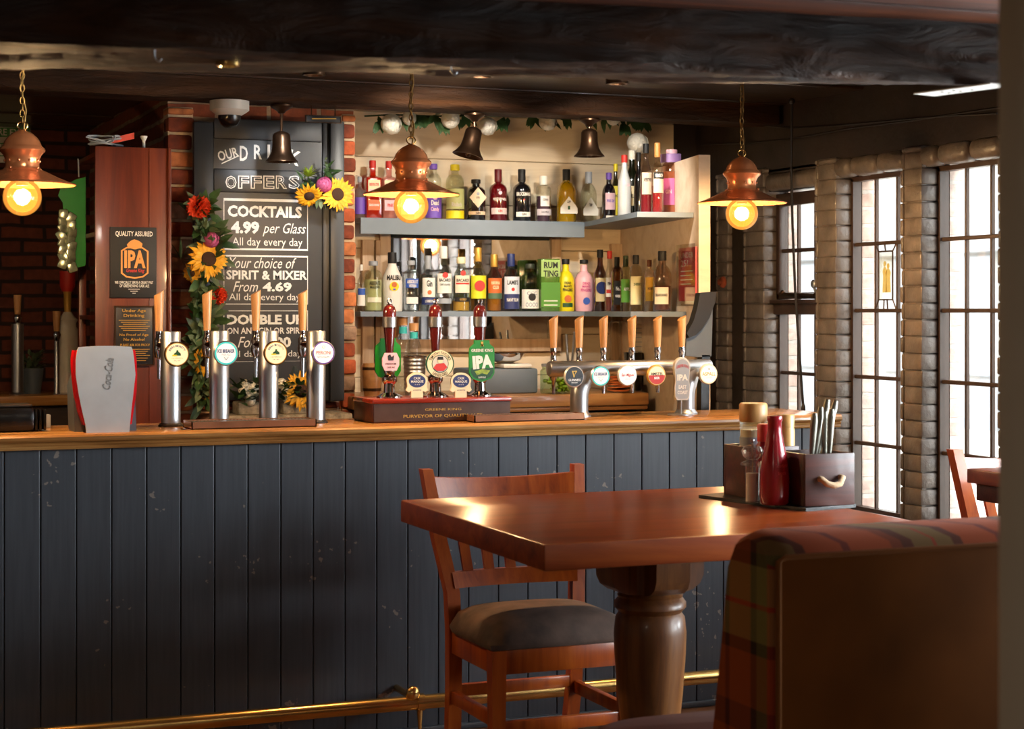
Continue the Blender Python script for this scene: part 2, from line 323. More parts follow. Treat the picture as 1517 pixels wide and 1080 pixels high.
# ---------------------------------------------------------------- mesh builder
class MB:
    def __init__(s): s.v = []; s.f = []; s.m = []; s.T = Matrix.Identity(4); s.mi = 0
    def at(s, loc=(0, 0, 0), rx=0, ry=0, rz=0, sc=None):
        s.T = Matrix.Translation(loc) @ Matrix.Rotation(rz, 4, 'Z') @ Matrix.Rotation(ry, 4, 'Y') @ Matrix.Rotation(rx, 4, 'X')
        if sc: s.T = s.T @ Matrix.Diagonal((*sc, 1))
        return s
    def mtl(s, i): s.mi = i; return s
    def add(s, vs, fs):
        o = len(s.v); s.v += [tuple(s.T @ Vector(v)) for v in vs]
        for f in fs: s.f.append(tuple(o + i for i in f)); s.m.append(s.mi)
        return s
    def box(s, a, b):
        x0, y0, z0 = a; x1, y1, z1 = b
        return s.add([(x0, y0, z0), (x1, y0, z0), (x1, y1, z0), (x0, y1, z0), (x0, y0, z1), (x1, y0, z1), (x1, y1, z1), (x0, y1, z1)],
                     [(0, 3, 2, 1), (4, 5, 6, 7), (0, 1, 5, 4), (1, 2, 6, 5), (2, 3, 7, 6), (3, 0, 4, 7)])
    def cbox(s, a, b, r=0.004):
        """box with chamfered edges"""
        lo = [min(p, q) for p, q in zip(a, b)]; hi = [max(p, q) for p, q in zip(a, b)]
        r = min([r] + [(h - l) * 0.49 for l, h in zip(lo, hi)])
        bm = bmesh.new(); bmesh.ops.create_cube(bm, size=1)
        for v in bm.verts:
            v.co = Vector([(l + h) / 2 + c * (h - l) for l, h, c in zip(lo, hi, v.co)])
        bmesh.ops.bevel(bm, geom=bm.edges[:], offset=r, segments=2, affect='EDGES', profile=0.5)
        bm.verts.index_update()
        s.add([v.co for v in bm.verts], [[v.index for v in f.verts] for f in bm.faces]); bm.free(); return s
    def lathe(s, prof, n=24, sq=0, cap0=True, cap1=True):
        """prof: (radius, z); sq>0 gives a squared cross-section"""
        vs = []; fs = []
        for r, z in prof:
            for k in range(n):
                a = 2 * pi * (k + 0.5) / n
                q = 1.0
                if sq: q = 1 / (abs(cos(a)) ** sq + abs(sin(a)) ** sq) ** (1 / sq)
                vs.append((r * q * cos(a), r * q * sin(a), z))
        for i in range(len(prof) - 1):
            for k in range(n):
                a, b = i * n + k, i * n + (k + 1) % n
                fs.append((a, b, b + n, a + n))
        if cap0 and prof[0][0] > 1e-5: fs.append(tuple(range(n - 1, -1, -1)))
        if cap1 and prof[-1][0] > 1e-5: fs.append(tuple((len(prof) - 1) * n + k for k in range(n)))
        return s.add(vs, fs)
    def cyl(s, r, z0, z1, n=20, r1=None): return s.lathe([(r, z0), (r if r1 is None else r1, z1)], n)
    def tube(s, pts, r, n=8, closed=False, caps=True):
        pts = [Vector(p) for p in pts]; vs = []; fs = []; m = len(pts)
        rr = r if isinstance(r, (list, tuple)) else [r] * m
        up = None
        for i, p in enumerate(pts):
            if closed: d = pts[(i + 1) % m] - pts[i - 1]
            else: d = pts[min(i + 1, m - 1)] - pts[max(i - 1, 0)]
            d.normalize()
            if up is None:
                up = Vector((0, 0, 1)) if abs(d.z) < 0.9 else Vector((1, 0, 0))
            a = d.cross(up); a.normalize(); b = a.cross(d); b.normalize(); up = b
            for k in range(n):
                t = 2 * pi * k / n; vs.append(p + (a * cos(t) + b * sin(t)) * rr[i])
        for i in range(m if closed else m - 1):
            for k in range(n):
                i2 = (i + 1) % m
                fs.append((i * n + k, i * n + (k + 1) % n, i2 * n + (k + 1) % n, i2 * n + k))
        if caps and not closed: fs += [tuple(range(n - 1, -1, -1)), tuple((m - 1) * n + k for k in range(n))]
        return s.add(vs, fs)
    def sphere(s, r, c=(0, 0, 0), n=16, m=10, sc=(1, 1, 1)):
        vs = [(c[0], c[1], c[2] - r * sc[2])]; fs = []
        for i in range(1, m):
            t = -pi / 2 + pi * i / m
            for k in range(n):
                a = 2 * pi * k / n
                vs.append((c[0] + r * cos(t) * cos(a) * sc[0], c[1] + r * cos(t) * sin(a) * sc[1], c[2] + r * sin(t) * sc[2]))
        vs.append((c[0], c[1], c[2] + r * sc[2])); L_ = len(vs) - 1
        for k in range(n):
            fs.append((0, 1 + (k + 1) % n, 1 + k)); fs.append((L_, L_ - n + k, L_ - n + (k + 1) % n))
        for i in range(m - 2):
            for k in range(n):
                a, b = 1 + i * n + k, 1 + i * n + (k + 1) % n
                fs.append((a, b, b + n, a + n))
        return s.add(vs, fs)
    def torus(s, R_, r, c=(0, 0, 0), n=20, k=8, axis='Y', sx=1.0):
        pts = []
        for i in range(n):
            a = 2 * pi * i / n
            p = {'Y': (R_ * cos(a) * sx, 0, R_ * sin(a)), 'Z': (R_ * cos(a) * sx, R_ * sin(a), 0), 'X': (0, R_ * cos(a) * sx, R_ * sin(a))}[axis]
            pts.append((p[0] + c[0], p[1] + c[1], p[2] + c[2]))
        return s.tube(pts, r, k, closed=True)
    def prism(s, outline, y0, y1):
        """outline (x, z) extruded from y0 to y1"""
        n = len(outline)
        vs = [(x, y0, z) for x, z in outline] + [(x, y1, z) for x, z in outline]
        fs = [tuple(range(n)), tuple(range(2 * n - 1, n - 1, -1))] + [(i + n, (i + 1) % n + n, (i + 1) % n, i) for i in range(n)]
        return s.add(vs, fs)
    def hull(s, lo, hi):
        """two quads (4 points each) joined as a solid"""
        return s.add(list(lo) + list(hi), [(0, 3, 2, 1), (4, 5, 6, 7), (0, 1, 5, 4), (1, 2, 6, 5), (2, 3, 7, 6), (3, 0, 4, 7)])
    def disc(s, r, y=0, n=32, sx=1, sz=1, c=(0, 0)):
        """flat disc facing -Y"""
        return s.add([(c[0] + r * sx * cos(2 * pi * k / n), y, c[1] + r * sz * sin(2 * pi * k / n)) for k in range(n)], [tuple(range(n))])
    def patch(s, r, z0, z1, half, n=12, off=0.0008, sq=False):
        """label wrapped on a bottle of radius r, facing -Y (half = half angle); flat when sq"""
        if sq:
            w = r * half; y = -r - off
            return s.add([(-w, y, z0), (w, y, z0), (w, y, z1), (-w, y, z1)], [(0, 1, 2, 3)])
        vs = []; fs = []; q = r + off
        for k in range(n + 1):
            a = -half + 2 * half * k / n
            vs += [(q * sin(a), -q * cos(a), z0), (q * sin(a), -q * cos(a), z1)]
        for k in range(n): fs.append((2 * k, 2 * k + 2, 2 * k + 3, 2 * k + 1))
        return s.add(vs, fs)
    def leaf(s, p, d, L_, w, up=(0, 0, 1), bend=0.2):
        p = Vector(p); d = Vector(d).normalized(); u = Vector(up)
        a = d.cross(u)
        if a.length < 1e-3: a = d.cross(Vector((1, 0, 0)))
        a.normalize(); nrm = a.cross(d).normalized()
        q = [p, p + d * L_ * .35 + a * w / 2 + nrm * bend * L_ * .1, p + d * L_ * .35 - a * w / 2 + nrm * bend * L_ * .1, p + d * L_ * .35,
             p + d * L_ * .7 + a * w * .36 - nrm * bend * L_ * .05, p + d * L_ * .7 - a * w * .36 - nrm * bend * L_ * .05, p + d * L_ * .7 - nrm * bend * L_ * .12, p + d * L_ - nrm * bend * L_ * .45]
        return s.add(q, [(0, 3, 1), (0, 2, 3), (1, 3, 6, 4), (3, 2, 5, 6), (4, 6, 7), (6, 5, 7)])
    def build(s, name, mats, parent=None, smooth=40, loc=None):
        me = bpy.data.meshes.new(name)
        me.from_pydata([tuple(v) for v in s.v], [], s.f)
        if not isinstance(mats, (list, tuple)): mats = [mats]
        for m in mats: me.materials.append(M[m] if isinstance(m, str) else m)
        if len(mats) > 1:
            me.polygons.foreach_set('material_index', s.m)
        me.update()
        if smooth:
            me.polygons.foreach_set('use_smooth', [True] * len(me.polygons))
            me.set_sharp_from_angle(angle=radians(smooth))
        o = bpy.data.objects.new(name, me); COL.objects.link(o)
        if parent: o.parent = parent
        if loc: o.location = loc
        return o

_tcache = {}
def glyphs(text, bold=0.0, shear=0.0, space=1.0):
    key = (text, bold, shear, space)
    if key not in _tcache:
        c = bpy.data.curves.new('t', 'FONT'); c.body = text; c.resolution_u = 2; c.offset = bold; c.shear = shear; c.space_character = space
        c.align_x = 'CENTER'; c.space_line = 1.0
        o = bpy.data.objects.new('t', c); COL.objects.link(o)
        dg = bpy.context.evaluated_depsgraph_get(); ev = o.evaluated_get(dg); me = ev.to_mesh()
        vs = [tuple(v.co) for v in me.vertices]; fs = [tuple(p.vertices) for p in me.polygons]
        ev.to_mesh_clear(); bpy.data.objects.remove(o); bpy.data.curves.remove(c)
        xs = [v[0] for v in vs] or [0, 1]; ys = [v[1] for v in vs] or [0, 1]
        _tcache[key] = (vs, fs, min(xs), max(xs), min(ys), max(ys))
    return _tcache[key]

def text(mb, s_, cx, cz, w, h, y=0.0, bold=0.0, shear=0.0, wrap=None, rot=0.0, arc=None, space=1.0, bow=0.0):
    """lettering fitted to w x h centred at (cx, cz) on the plane y (facing -Y); wrap = bottle radius; arc = ring radius (letters on a ring about cx, cz)"""
    vs, fs, x0, x1, y0, y1 = glyphs(s_, bold, shear, space)
    out = []
    for x, y_, _ in vs:
        X = ((x - x0) / max(1e-6, x1 - x0) - 0.5) * w; Z = ((y_ - y0) / max(1e-6, y1 - y0) - 0.5) * h
        if bow: Z += bow * (1 - (2 * X / w) ** 2)
        if arc:
            a = X / abs(arc)
            if arc > 0: X, Z = (arc + Z) * sin(a), (arc + Z) * cos(a)
            else: X, Z = (abs(arc) - Z) * sin(a), -(abs(arc) - Z) * cos(a)
        if rot: X, Z = X * cos(rot) - Z * sin(rot), X * sin(rot) + Z * cos(rot)
        X += cx; Z += cz
        if wrap: out.append((wrap * sin(X / wrap), -wrap * cos(X / wrap), Z))
        else: out.append((X, y, Z))
    mb.add(out, fs); return mb

def thing(name, label, cat, loc=(0, 0, 0), rz=0, group=None):
    o = bpy.data.objects.new(name, None); COL.objects.link(o); o.empty_display_size = 0.05
    o.location = loc; o.rotation_euler = (0, 0, rz); o['label'] = label; o['category'] = cat
    if group: o['group'] = group
    return o
def tag(o, label, cat, group=None, kind=None):
    o['label'] = label; o['category'] = cat
    if group: o['group'] = group
    if kind: o['kind'] = kind
    return o
def struct(o, label=None):
    o['kind'] = 'structure'
    if label: o['label'] = label; o['category'] = 'structure'
    return o
def kids(o): return [c for c in bpy.data.objects if c.parent == o]
def dup(root, loc, rz=None, label=None, group=None):
    r = root.copy(); COL.objects.link(r); r.location = loc
    if rz is not None: r.rotation_euler = (0, 0, rz)
    if label: r['label'] = label
    if group: r['group'] = group
    for ch in kids(root):
        c = ch.copy(); COL.objects.link(c); c.parent = r
        for g in kids(ch):
            d = g.copy(); COL.objects.link(d); d.parent = c
    return r

# ================================================================= THE SETTING
XW = 4.10; XG = 4.20; XO = 4.29            # window wall: inner face, glass, outer face
YB = 7.72; YCH = 7.30; YFAR = 9.4          # alcove back, chimney breast, far brick wall
ZC = 2.42; ZCF = 2.19                      # ceiling over the bar, lower ceiling of the seating area
BT = 1.095; BF = 5.97; BL = 5.93           # bar top height, bar front, bar lip

mb = MB(); mb.box((-4.2, -3.2, -0.12), (XO, 9.6, 0.0)); struct(mb.build('floor', 'floor', smooth=0))
mb = MB(); mb.box((3.40, 3.9, 0.0), (XW, 5.25, 0.07)); struct(mb.build('floor_step', 'floor', smooth=0))
# ceilings: boards running along the bar, uneven
mb = MB(); y = 4.15
while y < 9.6:
    w = 0.16 + 0.16 * R(); dz = 0.028 * R()
    mb.cbox((-4.2, y, ZC + dz), (XO, y + w, ZC + 0.12), 0.008); y += w
struct(mb.build('ceiling', 'ceil', smooth=0))
mb = MB(); y = -3.2
while y < 4.2:
    w = 0.15 + 0.05 * R(); mb.cbox((-4.2, y, ZCF + 0.006 * R()), (XO, y + w - 0.003, ZCF + 0.1), 0.004); y += w
struct(mb.build('ceiling_front', 'ceil_front', smooth=0))

def rough_beam(name, lo4, hi4, m='beam', nx=220, amp=0.010, seed=3):
    """irregular old timber between two end sections (4 corner points each: front-bottom, back-bottom, back-top, front-top)"""
    rnd = random.Random(seed); bm = bmesh.new(); k = 8
    ph = [rnd.random() * 6 for _ in range(12)]
    rings = []
    for i in range(nx + 1):
        t = i / nx; ring = []
        c = [Vector(a).lerp(Vector(b), t) for a, b in zip(lo4, hi4)]
        mid = sum(c, Vector()) / 4
        for e in range(4):
            for j in range(k):
                u = j / k; p = c[e].lerp(c[(e + 1) % 4], u)
                edge = min(u, 1 - u)
                rnd_in = 0.016 * max(0, 1 - edge * 8) * (0.6 + 0.4 * sin(9 * t + ph[e]))
                d = (p - mid).normalized()
                n_ = amp * (sin(23 * t + ph[0] + e * 2 + u * 3) * .4 + sin(57 * t + ph[1] + e + u * 9) * .3 + sin(131 * t + ph[2] + u * 17) * .2 + (rnd.random() - .5) * .25)
                ring.append(bm.verts.new(p + d * (n_ - rnd_in)))
        rings.append(ring)
    L_ = 4 * k
    for i in range(nx):
        for j in range(L_):
            bm.faces.new((rings[i][j], rings[i][(j + 1) % L_], rings[i + 1][(j + 1) % L_], rings[i + 1][j]))
    bm.faces.new(rings[0][::-1]); bm.faces.new(rings[-1])
    bmesh.ops.recalc_face_normals(bm, faces=bm.faces[:])
    mb = MB(); bm.verts.index_update(); mb.add([v.co for v in bm.verts], [[v.index for v in f.verts] for f in bm.faces]); bm.free()
    return struct(mb.build(name, m, smooth=50))

def ceil_pt(px, py, z):
    d = (CAMH - z) / (py - HOR) * FPX; u = (px - CX) / FPX * d
    return Vector((d * sin(TH) + u * cos(TH), d * cos(TH) - u * sin(TH), z))
fy = lambda px: 65 + 0.0385 * px; by = lambda px: 104 + 0.0168 * px
zb = 2.05
def beam_end(px, up=0.5):
    a = ceil_pt(px, fy(px), zb); b = ceil_pt(px, by(px), zb)
    return [a, b, b + Vector((0.02, 0.03, up)), a + Vector((0, -0.01, up))]
rough_beam('ceiling_beam', beam_end(-1500), beam_end(1860))
# header beam over the alcove and chimney breast
rough_beam('ceiling_beam_header', [(0.6, 6.93, 2.335), (0.6, 7.2, 2.345), (0.6, 7.2, 2.5), (0.6, 6.93, 2.5)],
           [(XW, 6.93, 2.335), (XW, 7.2, 2.345), (XW, 7.2, 2.5), (XW, 6.93, 2.5)], amp=0.006, seed=9)

# back walls
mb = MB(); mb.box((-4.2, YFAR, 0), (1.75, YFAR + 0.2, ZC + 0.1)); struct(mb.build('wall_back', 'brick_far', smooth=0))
mb = MB(); z = 0.0
while z < 2.45:                                                     # cream boards of the alcove
    h = 0.16 + 0.09 * R(); mb.cbox((2.2, YB + 0.004 * R(), z), (3.98, YB + 0.05, min(2.47, z + h - 0.002)), 0.004); z += h
struct(mb.build('wall_alcove', 'cream_board', smooth=0))
mb = MB(); mb.box((2.2, YB + 0.06, 0), (XO, YB + 0.2, ZC + 0.1)); struct(mb.build('wall_alcove_behind', 'paint_wall', smooth=0))

# window wall, painted dark; openings (y_near, y_far)
def edge(px): return PY(px, XW)
OPEN = [(edge(1206), edge(1131)), (edge(1333), edge(1238)), None]
w2 = OPEN[1][1] - OPEN[1][0]
OPEN[2] = (edge(1365) - w2, edge(1365))
pit = OPEN[1][0] - OPEN[2][0]
OPEN += [(OPEN[2][0] - pit * k, OPEN[2][1] - pit * k) for k in (1, 2, 3, 4)]
WTOP = PZ(1246, 268, PY(1246, XG)); WBOT = PZ(1266, 752, PY(1266, XG)); W1TOP = PZ(1150, 302, PY(1150, XG))
mb = MB()
mb.box((XW + 0.03, -3.2, WTOP + 0.07), (XO, YB + 0.1, ZC + 0.1))      # over the windows
mb.box((XW + 0.03, -3.2, 0), (XO, YB + 0.1, WBOT - 0.02))             # under the sills
ops = sorted(o for o in OPEN)
prev = -3.2
for a, b in ops:
    mb.box((XW + 0.025, prev, WBOT - 0.02), (XO - 0.02, a - 0.012, WTOP + 0.07)); prev = b + 0.012
mb.box((XW + 0.025, prev, WBOT - 0.02), (XO - 0.02, YB + 0.1, WTOP + 0.07))
a, b = OPEN[0]; mb.box((XW + 0.03, a - 0.02, W1TOP + 0.05), (XO, b + 0.02, WTOP + 0.08))
struct(mb.build('wall_right', 'paint_wall', smooth=0))
mb = MB()
mb.box((XO - 0.02, -3.2, 0), (XO, YB, WBOT - 0.02)); mb.box((XO - 0.02, -3.2, WTOP), (XO, YB, 3.2)); prev = -3.2
for a, b in ops:
    mb.box((XG + 0.025, prev, WBOT - 0.02), (XO, a - 0.02, WTOP + 0.05)); prev = b + 0.02
mb.box((XG + 0.025, prev, WBOT - 0.02), (XO, YB, WTOP + 0.05))
for a, b in ops:                                                       # outer jambs seen through the glass
    mb.box((XG + 0.025, b - 0.012, WBOT), (XO, b + 0.03, WTOP + 0.04))
struct(mb.build('wall_outside_brick', 'out_brick', smooth=0))

def brick_stack(mb, x0, x1, y0, y1, z0, z1, h=0.0665, r=0.014, jit=0.004, split=None, mats=1):
    """courses of rounded bricks, one column; split: y positions of vertical joints"""
    z = z0; k = 0
    while z < z1 - 0.01:
        cuts = [y0, y1] if not split else [y0] + list(split) + [y1]
        for c0, c1 in zip(cuts, cuts[1:]):
            j = lambda: (R() - .5) * 2 * jit
            if mats > 1: mb.mtl(int(R() * mats))
            mb.cbox((x0 + j(), c0 + 0.002, z + 0.0015), (x1, c1 - 0.002, min(z1, z + h) - 0.0015), r * (0.7 + 0.6 * R()))
        z += h; k += 1
def pier(n, ya, yb, z0=0.0, z1=None):
    z1 = z1 or WTOP + .09
    mb = MB(); w = yb - ya
    brick_stack(mb, XW, XW + 0.09, ya, yb, z0, z1, r=.0075, jit=.003, split=[yb - 0.024] if w > 0.12 else None)
    mb.box((XW + 0.009, ya + 0.01, z0), (XW + 0.03, yb - 0.006, z1))
    return struct(mb.build('trim_%d' % n, 'paint_brick', smooth=45))
pier(1, edge(1078), edge(1059)); pier(2, OPEN[0][1], edge(1100)); pier(3, OPEN[1][1], OPEN[0][0]); pier(4, OPEN[2][1], OPEN[1][0])
for k in range(3): pier(5 + k, OPEN[3 + k][1], OPEN[2 + k][0])
# bullnose brick heads over the windows
mb = MB()
for a, b in OPEN[1:]:
    y = a - 0.02
    while y < b:
        mb.cbox((XW - 0.006 + 0.004 * R(), y + 0.002, WTOP + 0.005), (XW + 0.09, min(y + 0.2, b + 0.03) - 0.002, WTOP + 0.085), 0.03); y += 0.2
a, b = OPEN[0]
mb.cbox((XW - 0.004, a - 0.02, W1TOP + 0.05), (XW + 0.09, b, W1TOP + 0.13), 0.03)
struct(mb.build('trim_9', 'paint_brick', smooth=50))

def window(n, a, b, zt, zbot, rows, cols=3, leaded=True):
    root = bpy.data.objects.new('window_%d' % n, None); COL.objects.link(root); root.location = (XG, (a + b) / 2, 0); root['kind'] = 'structure'
    w = (b - a) / 2
    mb = MB()
    t = 0.013
    for s in (-1, 1): mb.box((-0.022, s * w - t * (s > 0), zbot), (0.02, s * w + t * (s < 0), zt))
    mb.box((-0.022, -w, zbot - 0.004), (0.02, w, zbot + t)); mb.box((-0.022, -w, zt - t), (0.02, w, zt + 0.006))
    mb.build('frame', 'frame', root, 0)
    mb = MB()
    for zz in rows: mb.cbox((-0.012, -w, zz - 0.008), (0.01, w, zz + 0.008), 0.003)
    for k in range(1, cols):
        y = -w + 2 * w * k / cols; mb.cbox((-0.009, y - 0.0055, zbot), (0.009, y + 0.0055, zt), 0.003)
    mb.build('glazing_bars', 'lead', root, 0)
    mb = MB(); mb.box((-0.002, -w, zbot), (0.002, w, zt)); mb.build('pane', 'pane', root, 0)
    return root
step = (WTOP - WBOT) / 5
rows = [WBOT + step * k for k in range(1, 5)]
wins = []
for n, (a, b) in enumerate(OPEN):
    if n == 0: continue
    wins.append(window(n + 1, a, b, WTOP, WBOT, rows))
# painted glass figure set in the middle light of window 2
root = wins[0]; g = MB(); w = w2 / 2
zc = rows[2] + step / 2; y0, y1 = -w / 3 * 1.0, w / 3 * 1.0
y0 += 0.028; y1 -= 0.028; z0 = zc - step / 2 + 0.045; z1 = zc + step / 2 - 0.035
for p, q in (((y0, z0), (y1, z0)), ((y1, z0), (y1, z1)), ((y1, z1), (y0, z1)), ((y0, z1), (y0, z0)), ((y0, z0), (y0 - .025, z0 - .04)), ((y1, z0), (y1 + .025, z0 - .04)),
             ((y0, z1), (y0 - .025, z1 + .03)), ((y1, z1), (y1 + .025, z1 + .03)), ((0, z1), (0.008, z1 + .03)), ((-.01, z0), (-.014, z0 - .04)), ((.012, z0), (.014, z0 - .04))):
    g.tube([(-0.008, p[0], p[1]), (-0.008, q[0], q[1])], 0.0035, 5)
g.build('lead_surround', 'lead', root, 0)
g = MB(); fz = z0 + 0.03
for dy, h, wd in ((-0.012, 0.115, 0.02), (0.012, 0.125, 0.017)):
    g.lathe([(wd, 0), (wd * .8, h * .5), (wd * .9, h * .7), (wd * .3, h * .8)], 10)
    g.add([(-0.0045, dy - wd, fz), (-0.0045, dy + wd, fz), (-0.0045, dy + wd * .7, fz + h * .55), (-0.0045, dy + wd, fz + h * .7), (-0.0045, dy + wd * .4, fz + h * .85), (-0.0045, dy - wd * .4, fz + h * .85), (-0.0045, dy - wd, fz + h * .7), (-0.0045, dy - wd * .7, fz + h * .55)], [tuple(range(8))])
    g.add([(-0.0045, dy + .011 * cos(t * pi / 5), fz + h * .95 + .012 * sin(t * pi / 5)) for t in range(10)], [tuple(range(10))])
M['stain'] = glass('amber_stained_glass', (0.80, 0.58, 0.16), 0.05, 0.1, 0.35, (0.7, 0.45, 0.08))
M['stain_bg'] = glass('pale_stained_glass', (0.97, 0.93, 0.80), 0.05, 0.1, 0.1, (0.9, 0.85, 0.7))
g.build('painted_figures', 'stain', root, 0)
g = MB(); g.add([(-0.0035, y0, z0), (-0.0035, y1, z0), (-0.0035, y1, z1), (-0.0035, y0, z1)], [(0, 1, 2, 3)]); g.build('painted_pane', 'stain_bg', root, 0)
# window 1: fixed lower light, hinged casement above on a thick transom, with stay and catch
a, b = OPEN[0]
zt1 = PZ(1165, 440, PY(1165, XG)); zl = PZ(1150, 466, PY(1150, XG)); zm = PZ(1165, 552, PY(1165, XG)); zc1 = PZ(1165, 372, PY(1165, XG))
r1 = window(1, a, b, W1TOP + 0.02, WBOT, [zm, WBOT + .3], 3)
w = (b - a) / 2
g = MB(); g.cbox((-0.05, -w, zl), (0.02, w, zl + 0.055), 0.006); g.cbox((-0.07, -w, zl + 0.05), (0.02, w, zl + 0.068), 0.004); g.build('transom', 'frame', r1, 30)
g = MB(); t = 0.03
for s in (-1, 1): g.cbox((-0.035, s * w - t * (s > 0), zl + .07), (0.0, s * w + t * (s < 0), W1TOP), 0.005)
g.cbox((-0.035, -w, zl + .07), (0, w, zl + .07 + t), 0.005); g.cbox((-0.035, -w, W1TOP - t * .6), (0, w, W1TOP + .04), 0.005); g.cbox((-0.02, -w, zc1 - .009), (0.005, w, zc1 + .009), .003)
g.build('casement', 'frame', r1, 30)
g = MB(); g.tube([(-0.05, w * .75, zl + .095), (-0.06, -w * .7, zl + .088)], 0.006, 8); g.sphere(0.012, (-0.05, w * .6, zl + .1)); g.sphere(0.010, (-0.05, -.02, zl + .09)); g.build('stay', 'bronze', r1)
g = MB(); g.sphere(0.02, (-0.05, -w * .62, zl + .135), sc=(.6, 1, 1)); g.tube([(-0.04, -w * .62, zl + .1), (-0.05, -w * .62, zl + .13)], .008); g.build('catch', 'steel', r1)
g = MB()
for a, b in OPEN[1:]: g.cbox((XW - 0.03, a - 0.01, WBOT - 0.05), (XG - 0.02, b + 0.01, WBOT - 0.012), 0.01)
struct(g.build('window_sill', 'paint_brick', smooth=30))

# room shell behind the camera
mb = MB(); mb.box((-4.4, -3.2, 0), (-4.2, 9.6, ZC + 0.1)); struct(mb.build('wall_left', 'wallcream', smooth=0))
mb = MB(); mb.box((-4.2, -3.4, 0), (XO, -3.2, ZC + 0.1)); struct(mb.build('wall_front', 'wallcream', smooth=0))
mb = MB(); q = ceil_pt(1476.5, 0, 1.5 + 1e-9)
d_ = 2.45; u_ = (1477 - CX) / FPX * d_; px_, py_ = d_ * sin(TH) + u_ * cos(TH), d_ * cos(TH) - u_ * sin(TH)
mb.cbox((px_, py_ - 0.13, 0), (px_ + 0.42, py_, ZCF + 0.05), 0.006); struct(mb.build('pillar', 'pillar', smooth=30))

# chimney breast: brick core, old brick columns either side of the blackboard
mb = MB(); cx0, cx1 = PX(247, YCH), PX(530, YCH)
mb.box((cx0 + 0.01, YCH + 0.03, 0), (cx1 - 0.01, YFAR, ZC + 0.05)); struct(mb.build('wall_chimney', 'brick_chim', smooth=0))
def brick_col(name, x0, x1, z0, z1, ydep=0.03, cuts=()):
    mb = MB(); z = z0; k = 0
    while z < z1 - .01:
        xs = [x0] + [c + (0.05 if k % 2 else -0.03) for c in cuts] + [x1 - 0.01 * R()]
        for p, q in zip(xs, xs[1:]):
            mb.mtl(int(R() * 5)); mb.cbox((p + .004, YCH + ydep * .5 * R() - .01, z + .005), (q - .004, YCH + .1, min(z1, z + .07) - .004), .008 + .006 * R())
        z += .072; k += 1
    mb.mtl(5); mb.box((x0 + .008, YCH + .016, z0), (x1 - .008, YCH + .11, z1))
    return struct(mb.build(name, ['brick0', 'brick1', 'brick2', 'brick3', 'brick4', 'mortar'], smooth=40))
brick_col('trim_10', cx0, PX(290, YCH), 0.0, 2.34)
brick_col('trim_11', PX(506, YCH), cx1, 0.0, 2.34)
brick_col('trim_12', PX(290, YCH), PX(506, YCH), 0.0, PZ(400, 596, YCH), 0.03, (PX(360, YCH), PX(440, YCH)))

# angled return partition right of the shelves
rx0, ry0, rx1, ry1 = 3.69, 7.72, 3.48, 6.53
RANG = atan2(ry1 - ry0, rx1 - rx0)
def ret_pt(t, off, z):            # t metres from the back corner along the partition, off metres out of its face
    dx, dy = (rx1 - rx0), (ry1 - ry0); L_ = hypot(dx, dy); dx /= L_; dy /= L_
    return Vector((rx0 + dx * t + dy * off, ry0 + dy * t - dx * off, z))
RL = hypot(rx1 - rx0, ry1 - ry0)
zt0, zt1_ = PZ(985, 246, 6.9), PZ(1036, 230, 6.55)
mb = MB()
mb.hull([ret_pt(0, 0, 0), ret_pt(0, -0.05, 0), ret_pt(0, -0.05, zt0), ret_pt(0, 0, zt0)], [ret_pt(RL, 0, 0), ret_pt(RL, -0.05, 0), ret_pt(RL, -0.05, zt1_), ret_pt(RL, 0, zt1_)])
struct(mb.build('wall_partition', 'return_board', smooth=0))

# outside: pavement, a rendered shop across the street
mb = MB(); mb.box((XO, -14, -0.25), (40, 40, -0.15)); struct(mb.build('pavement', 'pave', smooth=0))
bl = struct(thing('shop_building', 'pale rendered shop front across the street', 'building', (15.2, 12, -0.15)))
mb = MB(); mb.box((0, -14, 0), (4, 30, 8)); mb.build('wall', 'house', bl, 0)
mb = MB(); mb.box((-0.25, -9, 2.45), (0.02, 26, 3.0)); mb.build('fascia', 'housegrey', bl, 0)
for k in range(10):
    mb = MB(); mb.box((-0.04, -8 + k * 3.2, 0.75), (0.05, -5.4 + k * 3.2, 2.4)); mb.build('shop_window', 'shopglass', bl, 0)
mb = MB(); mb.box((-0.1, -9, 0), (0.02, 26, 0.7)); mb.build('stall_riser', 'housegrey', bl, 0)

# ================================================================= BAR COUNTER
g0 = PX(6, BF); gd = (PX(1071.7, BF) - g0) / 23
XB0, XB1 = g0 - 18 * gd, PX(1228, BF)
bar = thing('bar_counter', 'long bar counter clad in dark slate-blue vertical boards', 'bar counter', ((XB0 + XB1) / 2, BF, 0))
ox = (XB0 + XB1) / 2
mb = MB(); x = XB0
while x < XB1 - 0.01:
    mb.cbox((x - ox + 0.0015, 0, 0.0), (min(x + gd, XB1) - ox - 0.0015, 0.03, 1.044), 0.003); x += gd
mb.box((XB0 - ox, 0.012, 0), (XB1 - ox, 0.028, 1.044)); mb.build('board_front', 'plank', bar, 0)
mb = MB(); mb.box((XB1 - ox - 0.03, 0.03, 0), (XB1 - ox, 0.42, 1.044)); mb.build('end_panel', 'plank', bar, 0)
mb = MB(); mb.box((XB0 - ox, 0.40, 0), (XB1 - ox - .03, 0.42, 1.044)); mb.box((XB0 - ox, .03, .5), (XB1 - ox - .03, .4, .52)); mb.build('back_panel', 'darkwood', bar, 0)
mb = MB(); mb.cbox((XB0 - ox, -0.014, 0), (XB1 - ox, 0.004, 0.022), 0.004); mb.build('skirting', 'plank', bar, 30)
bt = thing('worktop', 'long polished oak bar top with a moulded front edge', 'bar top', (ox, BL, 1.045))
